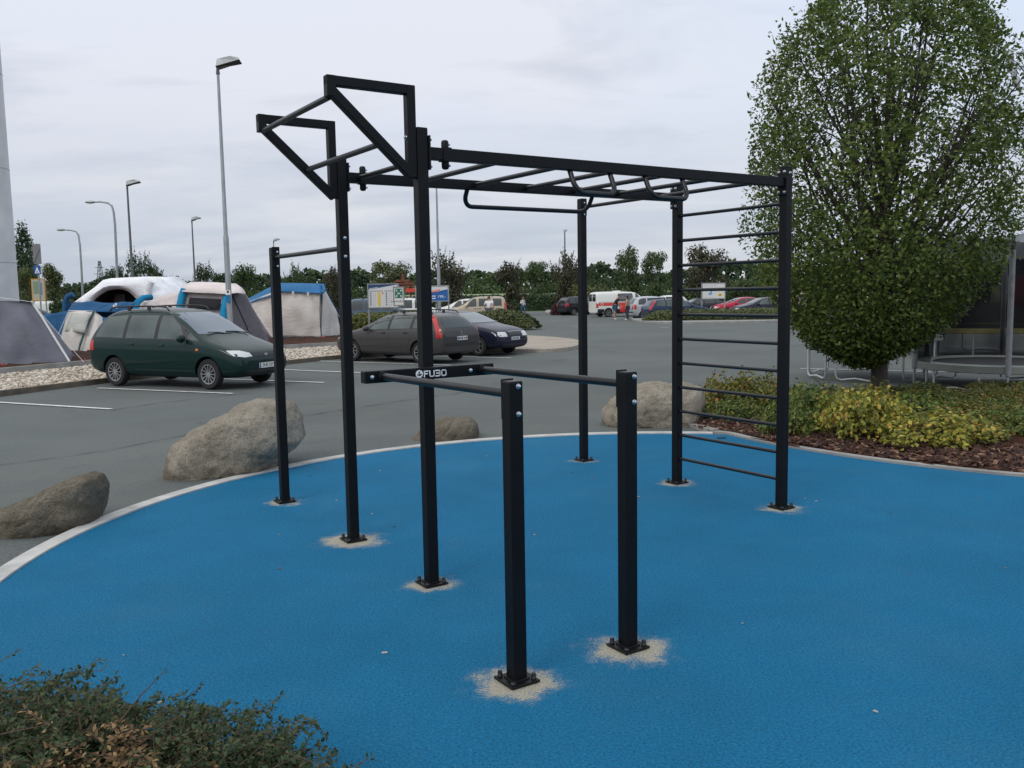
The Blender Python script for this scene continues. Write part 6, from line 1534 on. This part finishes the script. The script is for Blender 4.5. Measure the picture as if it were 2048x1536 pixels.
for i, (x, y) in enumerate(spots):
    tw, lf = BK[i % 4]; dg_ = math.hypot(x - gold_c.x, y - gold_c.y)
    col = 'gold' if dg_ < .52 or rg.random() < .03 else rg.choice(['olive', 'olive', 'green', 'olive', 'green'])
    e = empty('bush', (x, y, bed_z(x, y)), rg.uniform(0, 6), lab[col], 'bush', {'gold': 'golden bushes in the mulch bed', 'olive': 'olive bushes in the mulch bed', 'green': 'green bushes in the mulch bed'}[col])
    s_ = rg.uniform(.72, 1.25); e.scale = (s_, s_ * rg.uniform(.85, 1.15), s_ * rg.uniform(.75, 1.1) * (1.45 if x < 3.9 else .9))
    link('stems', tw, e); c = link('foliage', lf, e); c.material_slots[0].link = 'OBJECT'; c.material_slots[0].material = LS[col]

# --- foreground shrubs
LF = leafmat('cotoneaster_leaf', [(0, (.014, .026, .010)), (.5, (.026, .046, .016)), (.9, (.046, .066, .024)), (1, (.085, .060, .025))], .5, .3)
LD = leafmat('dry_brown_leaf', [(0, (.055, .030, .014)), (.5, (.13, .080, .035)), (1, (.24, .16, .075))], .65, .2)
def fg_shrub(c, R0, h, nst, seed, label, dry=None, long_=()):
    rng = np.random.default_rng(seed); rg = random.Random(seed); e = empty('shrub', c, 0, label, 'shrub')
    tw = MB(); P_, N_, S_, T_ = [], [], [], []; D_ = [[], [], [], []]
    def leaf_along(pts, dens, s0, s1, dr=False):
        for a, b_ in zip(pts[:-1], pts[1:]):
            d = np.array(b_) - np.array(a); ln = np.linalg.norm(d); d = d / (ln + 1e-9)
            for q in range(max(1, int(ln * dens))):
                p = np.array(a) + d * ln * rng.random(); sd_ = rng.normal(size=3); sd_ -= d * (sd_ @ d); sd_ /= np.linalg.norm(sd_)
                tgt = D_ if dr else [P_, N_, S_, T_]
                tgt[0].append(p + sd_ * .004); tgt[1].append(np.array([0, -.15, .9]) + rng.normal(size=3) * .55); tgt[2].append(rng.uniform(s0, s1)); tgt[3].append(sd_ + d * .6)
    for i in range(nst):
        az = rg.uniform(0, 2 * PI); rr_ = R0 * math.sqrt(rg.random()); ex = Vector((rr_ * math.cos(az) * 1.25, rr_ * math.sin(az), 0))
        f = max(0, 1 - (rr_ / R0) ** 2.2); zt = h * (.25 + .75 * math.sqrt(f)) * rg.uniform(.45, 1.04)
        p0 = Vector((ex.x * .35, ex.y * .35, .0)); p3 = Vector((ex.x, ex.y, zt)); p1 = p0 + Vector((0, 0, zt * .6))
        pts = [p0 * (1 - t_) ** 2 + p1 * 2 * t_ * (1 - t_) + p3 * t_ * t_ for t_ in (0, .25, .5, .75, 1)]
        # drooping tip
        tip = p3 + Vector((ex.x * .12 + rg.uniform(-.08, .08), ex.y * .12 + rg.uniform(-.08, .08), rg.uniform(-.03, .07))); pts.append(tip)
        tw.tube(pts, [.0032, .003, .0024, .0018, .0014, .0008], 4, cap=False)
        dr = dry is not None and math.hypot(p3.x - dry[0], p3.y - dry[1]) < dry[2] * rg.uniform(.6, 1.25)
        leaf_along([tuple(p) for p in pts[2:]], 170 if not dr else 110, .014, .027 if not dr else .031, dr)
        for k in range(4):
            b0 = pts[2 + k % 4]; a2 = rg.uniform(0, 2 * PI); ln = rg.uniform(.05, .14); b1 = b0 + Vector((math.cos(a2) * ln, math.sin(a2) * ln, rg.uniform(-.01, .06)))
            tw.tube([b0, b1], [.0018, .001], 3, cap=False); leaf_along([tuple(b0), tuple(b1)], 210 if not dr else 130, .013, .025 if not dr else .029, dr)
    for (x, y, z, dx_, dy_, dz_) in long_:
        pts = [(x, y, z), (x + dx_ * .5, y + dy_ * .5, z + dz_ * .55), (x + dx_, y + dy_, z + dz_)]; tw.tube(pts, [.0028, .002, .001], 4, cap=False); leaf_along(pts[1:], 60, .010, .018); leaf_along(pts[:2], 90, .010, .018)
    tw.build('stems', M['twig'], e)
    link('foliage', leaf_mesh('foliage', np.array(P_), np.array(N_), np.array(S_), LF, rng, .52, .1, np.array(T_)), e)
    if D_[0]: link('dry_foliage', leaf_mesh('dry_foliage', np.array(D_[0]), np.array(D_[1]), np.array(D_[2]), LD, rng, .5, .1, np.array(D_[3])), e)['label'] = 'patch of dry brown leaves'
    return e
fg_shrub((-1.72, 2.60, 0), .52, .37, 520, 41, 'low spreading dark green shrub at the bottom left corner', None, ((-.2, 0, .36, .15, .05, .16), (0, .1, .38, .22, .0, .10), (.1, -.1, .36, .25, .0, .05), (-.1, .1, .4, .2, .1, .12), (.25, 0, .28, .22, .05, -.02)))
fg_shrub((-1.22, 2.46, 0), .46, .37, 560, 42, 'low dark green shrub with a patch of dry brown leaves at the bottom left', (.0, -.12, .20), ((-.05, .05, .36, .04, .02, .16), (.02, .05, .38, .16, .02, .18), (.1, .05, .34, .10, .05, .06), (.22, 0, .30, .04, .02, .17), (-.1, .1, .36, -.03, .03, .12)))
fg_shrub((-.90, 2.30, 0), .40, .27, 420, 43, 'low dark green shrub sprawling farthest right over the blue rubber', None, ((.1, .1, .22, .12, .04, .10), (.2, .05, .2, .2, .05, .06), (.25, 0, .16, .24, .02, .02), (.3, -.1, .12, .2, .05, .03)))
M['soil'] = shade_ground('dark_soil', (.028, .020, .015), .3, 3, .4, 40, .8)
fill_poly('shrub_bed', smooth_path([(-2.6, 3.0), (-1.7, 3.05), (-1.0, 2.9), (-.55, 2.6), (-.3, 2.2), (-.3, 1.5), (-2.6, 1.5), (-2.6, 3.0)], 4)[:-1], lambda x, y: .015, M['soil'], .3, jitter=.008, seed=4)
# a few leaves and bits blown on to the rubber
rg = random.Random(77); b = MB()
for k in range(46):
    x, y = rg.uniform(-2.4, 4.2), rg.uniform(2.9, 9.5)
    if math.hypot(x - RUB_C[0], y - RUB_C[1]) > 4.2: continue
    s_ = rg.uniform(.004, .014); b.box((x, y, .004), (s_ * 2, s_, .004), rz=rg.uniform(0, 3))
o = b.build('litter', rnd_bark('pale_crumbs', [(0, (.05, .04, .03)), (.6, (.2, .18, .14)), (1, (.40, .40, .36))])); tag(o, 'tiny pale crumbs and leaf bits scattered on the blue rubber', 'litter', kind='stuff')
lp = onz(1442, 877); e = MB()
e.grid([[(-.045, -.02, .004), (0, -.028, .018), (.05, -.015, .006)], [(-.05, 0, .012), (0, 0, .024), (.055, 0, .010)], [(-.035, .018, .004), (0, .026, .016), (.04, .015, .005)]])
o = e.build('fallen_leaf', mat('dark_wet_leaf', (.02, .016, .012), .6), None, smooth=60, solid=.002); o.location = lp; tag(o, 'curled dark fallen leaf on the blue rubber near the bed tip', 'leaf')

# ================================================================== PEOPLE
def skin_mesh(J, E, R, lvl=1, root=0):
    me = bpy.data.meshes.new('b'); me.from_pydata(J, E, []); o = link('tmp', me)
    md = o.modifiers.new('k', 'SKIN'); md.use_smooth_shade = True
    for i, r in enumerate(R):
        d = me.skin_vertices[0].data[i]; d.radius = (r, r) if not isinstance(r, tuple) else r; d.use_root = (i == root)
    s = o.modifiers.new('s', 'SUBSURF'); s.levels = lvl; s.render_levels = lvl
    m_ = eval_mesh(o); bpy.data.objects.remove(o); m_.polygons.foreach_set('use_smooth', [True] * len(m_.polygons)); return m_
M['skin'] = mat('skin', (.42, .24, .17), .55); M['hairb'] = mat('dark_hair', (.018, .012, .009), .6); M['hairl'] = mat('brown_hair', (.12, .07, .04), .6); M['hairr'] = mat('short_brown_hair', (.10, .055, .035), .6)
M['teew'] = mat('white_cotton', (.68, .68, .67), .85, bump=.2, bscale=20); M['teeb'] = mat('black_cotton', (.016, .013, .013), .85); M['denim'] = mat('denim', (.045, .09, .16), .85, noise=.2, nscale=12); M['denimd'] = mat('dark_jeans', (.04, .06, .10), .85)
M['shoe'] = mat('white_trainer', (.7, .7, .68), .6); M['olive_cloth'] = mat('patterned_blouse', (.30, .26, .17), .85, noise=.4, nscale=14); M['darkshorts'] = mat('dark_shorts', (.04, .05, .07), .85); M['redbag'] = mat('red_bag', (.55, .03, .03), .5)
def person(x, y, hd, h, label, P, cloth, hair, female=False):
    """P: joints in metres for a 1.75 m figure facing +X, y to its left"""
    e = empty('person', (x, y, ground_h(x, y)), rad(hd), label, 'person'); k = h / 1.75; e.scale = (k, k, k)
    nm = ['pel', 'wai', 'che', 'nec', 'chi', 'hed', 'top', 'shL', 'elL', 'wrL', 'shR', 'elR', 'wrR', 'hiL', 'knL', 'anL', 'toL', 'hiR', 'knR', 'anR', 'toR']
    ix = {n: i for i, n in enumerate(nm)}
    fem = .9 if female else 1
    Rr = dict(pel=(.13, .15), wai=(.105 * fem, .125 * fem), che=(.115 * fem, .155 * fem), nec=.052, chi=.068, hed=.085, top=.06, shL=.062, elL=.042, wrL=.029, shR=.062, elR=.042, wrR=.029, hiL=.088, knL=.058, anL=.038, toL=.034, hiR=.088, knR=.058, anR=.038, toR=.034)
    Ed = [('pel', 'wai'), ('wai', 'che'), ('che', 'nec'), ('nec', 'chi'), ('chi', 'hed'), ('hed', 'top'), ('che', 'shL'), ('shL', 'elL'), ('elL', 'wrL'), ('che', 'shR'), ('shR', 'elR'), ('elR', 'wrR'), ('pel', 'hiL'), ('hiL', 'knL'), ('knL', 'anL'), ('anL', 'toL'), ('pel', 'hiR'), ('hiR', 'knR'), ('knR', 'anR'), ('anR', 'toR')]
    J = [P[n] for n in nm]; E2 = [(ix[a], ix[b]) for a, b in Ed]; RR = [Rr[n] for n in nm]
    # hands: palm, thumb and four fingers on each wrist
    for sd in 'LR':
        w_ = Vector(P['wr' + sd]); el_ = Vector(P['el' + sd]); d = (w_ - el_).normalized(); sx = Vector((1, 0, 0)) if abs(d.x) < .8 else Vector((0, 0, 1)); sx = (sx - d * sx.dot(d)).normalized()
        J.append(tuple(w_ + d * .075)); RR.append((.030, .018)); E2.append((ix['wr' + sd], len(J) - 1)); pa = len(J) - 1
        for f in range(4):
            q = Vector(J[pa]) + sx * (.022 * (f - 1.5)) + d * .035; J.append(tuple(q)); RR.append(.009); E2.append((pa, len(J) - 1))
            q2 = q + d * (.04 + .006 * (1.5 - abs(f - 1.3))) + sx.cross(d) * .012; J.append(tuple(q2)); RR.append(.007); E2.append((len(J) - 2, len(J) - 1))
        q = w_ + d * .05 + sx * .045; J.append(tuple(q)); RR.append(.010); E2.append((pa, len(J) - 1))
    body = skin_mesh(J, E2, RR, 1); put('body', body, M['skin'], e)
    hd_ = Vector(P['hed']); up = (Vector(P['top']) - Vector(P['chi'])).normalized(); fw = (Vector((1, 0, 0)) - up * up.x).normalized()
    face = MB().ell(tuple(hd_ + fw * .098 - up * .018), (.018, .014, .024), 8, 6).build('nose', M['skin'], e, smooth=60)
    for s_ in (-1, 1): MB().ell(tuple(hd_ + fw * .082 + Vector((0, s_ * .034, 0)) + up * .015), (.012, .014, .010), 8, 6).build('eye', M['ink'], e)
    for s_ in (-1, 1): MB().ell(tuple(hd_ + Vector((0, s_ * .088, 0)) - up * .005), (.022, .012, .032), 8, 6).build('ear', M['skin'], e, smooth=60)
    MB().ell(tuple(hd_ + fw * .080 - up * .055), (.012, .026, .007), 8, 5).build('mouth', M['redbag'], e)
    for nm_, keys, grow, mt in cloth:
        ks = [k_ for k_ in keys]; ii = {a: i for i, a in enumerate(ks)}
        pts = []; rr2 = []
        for k_ in ks:
            if '>' in k_:
                a, b_ = k_.split('>'); b2, fr = b_.split(':'); fr = float(fr); pts.append(tuple(Vector(P[a]) * (1 - fr) + Vector(P[b2]) * fr)); ra, rb_ = Rr[a], Rr[b2]; f0 = lambda r: sum(r) / 2 if isinstance(r, tuple) else r; rr2.append(f0(ra) * (1 - fr) + f0(rb_) * fr + grow)
            else: pts.append(P[k_]); r = Rr[k_]; rr2.append(tuple(v + grow for v in r) if isinstance(r, tuple) else r + grow)
        ed2 = []
        par = {'wai': 'pel', 'che': 'wai', 'shL': 'che', 'shR': 'che', 'elL': 'shL', 'elR': 'shR', 'hiL': 'pel', 'hiR': 'pel', 'knL': 'hiL', 'knR': 'hiR', 'anL': 'knL', 'anR': 'knR', 'wrL': 'elL', 'wrR': 'elR', 'toL': 'anL', 'toR': 'anR', 'nec': 'che'}
        for k_ in ks:
            p_ = k_.split('>')[0] if '>' in k_ else par.get(k_)
            if p_ in ii: ed2.append((ii[p_], ii[k_]))
        put(nm_, skin_mesh(pts, ed2, rr2, 1), mt, e)
    hl, hm = hair
    hb = MB().ell(tuple(hd_ + up * .035 - fw * .018), (.098, .098, .10), 14, 9)
    if hl: hb.ell(tuple(hd_ - fw * .055 - up * .07), (.06, .085, .14), 12, 8)
    hb.build('hair', hm, e, smooth=70)
    return e
def pose(**k):
    P = dict(pel=(0, 0, .95), wai=(.01, 0, 1.10), che=(.0, 0, 1.32), nec=(.0, 0, 1.47), chi=(.02, 0, 1.54), hed=(.03, 0, 1.63), top=(.02, 0, 1.70), shL=(0, .185, 1.40), elL=(-.03, .24, 1.13), wrL=(.03, .26, .89), shR=(0, -.185, 1.40), elR=(-.03, -.24, 1.13), wrR=(.03, -.26, .89),
             hiL=(0, .09, .90), knL=(.02, .10, .50), anL=(-.02, .11, .09), toL=(.14, .13, .045), hiR=(0, -.09, .90), knR=(.02, -.10, .50), anR=(-.02, -.11, .09), toR=(.14, -.13, .045))
    P.update(k); return P
TEE = ['pel', 'wai', 'che', 'shL', 'shR', 'shL>elL:0.65', 'shR>elR:0.65']; SHORTS = ['pel', 'hiL', 'hiR', 'hiL>knL:0.85', 'hiR>knR:0.85']; JEANS = ['pel', 'hiL', 'hiR', 'knL', 'knR', 'anL', 'anR']; SLEEVES = ['pel', 'wai', 'che', 'shL', 'shR', 'elL', 'elR', 'wrL', 'wrR']
SHL = ['anL', 'toL']; SHR = ['anR', 'toR']
pm1 = at(978, 610, 57)
person(pm1.x, 57, 75, 1.80, 'man in a white t-shirt standing with his back turned by the beige car', pose(elL=(-.08, .30, 1.15), wrL=(.06, .28, .93), elR=(-.10, -.30, 1.15), wrR=(.02, -.30, .93)), [('t_shirt', TEE, .022, M['teew']), ('shorts', SHORTS, .025, M['darkshorts']), ('shoe', SHL, .018, M['shoe']), ('shoe', SHR, .018, M['shoe'])], (False, M['hairr']))
p2 = gnd(1046, 633)
person(p2.x, p2.y, -60, 1.66, 'woman in a white long sleeved top and jeans hurrying across the asphalt', pose(che=(.05, 0, 1.32), nec=(.07, 0, 1.47), chi=(.10, 0, 1.54), hed=(.12, 0, 1.62), top=(.11, 0, 1.70), shL=(.05, .17, 1.40), shR=(.05, -.17, 1.40), elL=(-.12, .25, 1.18), wrL=(.06, .22, 1.05), elR=(.02, -.26, 1.16), wrR=(.24, -.16, 1.24), hiL=(.02, .08, .90), knL=(.22, .09, .54), anL=(.12, .10, .10), toL=(.27, .11, .06), knR=(-.06, -.09, .50), anR=(-.42, -.10, .34), toR=(-.48, -.11, .22)), [('top', SLEEVES, .018, M['teew']), ('jeans', JEANS, .014, M['denim']), ('shoe', SHL, .016, M['ink']), ('shoe', SHR, .016, M['ink'])], (True, M['hairl']), True)
p3 = gnd(1230, 640)
person(p3.x, p3.y, 8, 1.80, 'man in a black t-shirt and blue shorts leaning forward beside the rescue van', pose(wai=(.05, 0, 1.10), che=(.13, 0, 1.31), nec=(.20, 0, 1.45), chi=(.26, 0, 1.51), hed=(.29, 0, 1.60), top=(.29, 0, 1.68), shL=(.15, .19, 1.39), shR=(.15, -.19, 1.39), elL=(.20, .24, 1.12), wrL=(.34, .20, .92), elR=(.18, -.25, 1.12), wrR=(.32, -.22, .90), knL=(.06, .10, .50), anL=(.06, .12, .09), toL=(.22, .14, .045), knR=(-.04, -.10, .50), anR=(-.10, -.12, .09), toR=(.06, -.14, .045)), [('t_shirt', TEE, .022, M['teeb']), ('shorts', SHORTS, .028, M['denim']), ('shoe', SHL, .018, M['shoe']), ('shoe', SHR, .018, M['shoe'])], (False, M['hairr']))
p4 = gnd(1255, 641)
W4 = person(p4.x, p4.y, 150, 1.68, 'dark haired woman in a patterned blouse with a red bag beside the silver hatchback', pose(elL=(-.06, .26, 1.14), wrL=(.05, .24, .95)), [('blouse', TEE, .02, M['olive_cloth']), ('trousers', JEANS, .012, M['darkshorts']), ('shoe', SHL, .016, M['shoe']), ('shoe', SHR, .016, M['shoe'])], (True, M['hairb']), True)
bg_ = MB(); rows_ = []
for k_, (zz3, w3, d3) in enumerate(((0, .16, .06), (.06, .21, .09), (.30, .20, .08), (.42, .15, .05), (.45, .12, .03))):
    rows_.append([(w3 * math.cos(2 * PI * i / 16), d3 * math.sin(2 * PI * i / 16), zz3) for i in range(17)])
bg_.grid(rows_); bg_.add([(0.16 * math.cos(2 * PI * i / 16), .06 * math.sin(2 * PI * i / 16), 0) for i in range(16)], [tuple(range(16))])
bag = empty('shoulder_bag', (p4.x - .32, p4.y - .12, ground_h(p4.x, p4.y) + .56), rad(15), 'bright red shoulder bag hanging beside the dark haired woman', 'bag')
bg_.build('bag_body', M['redbag'], bag, smooth=50)
MB().tube([(-.12, 0, .43), (-.08, 0, .62), (.06, .03, .80), (.12, 0, .62), (.12, 0, .43)], .012, 6).build('strap', M['redbag'], bag, smooth=50)
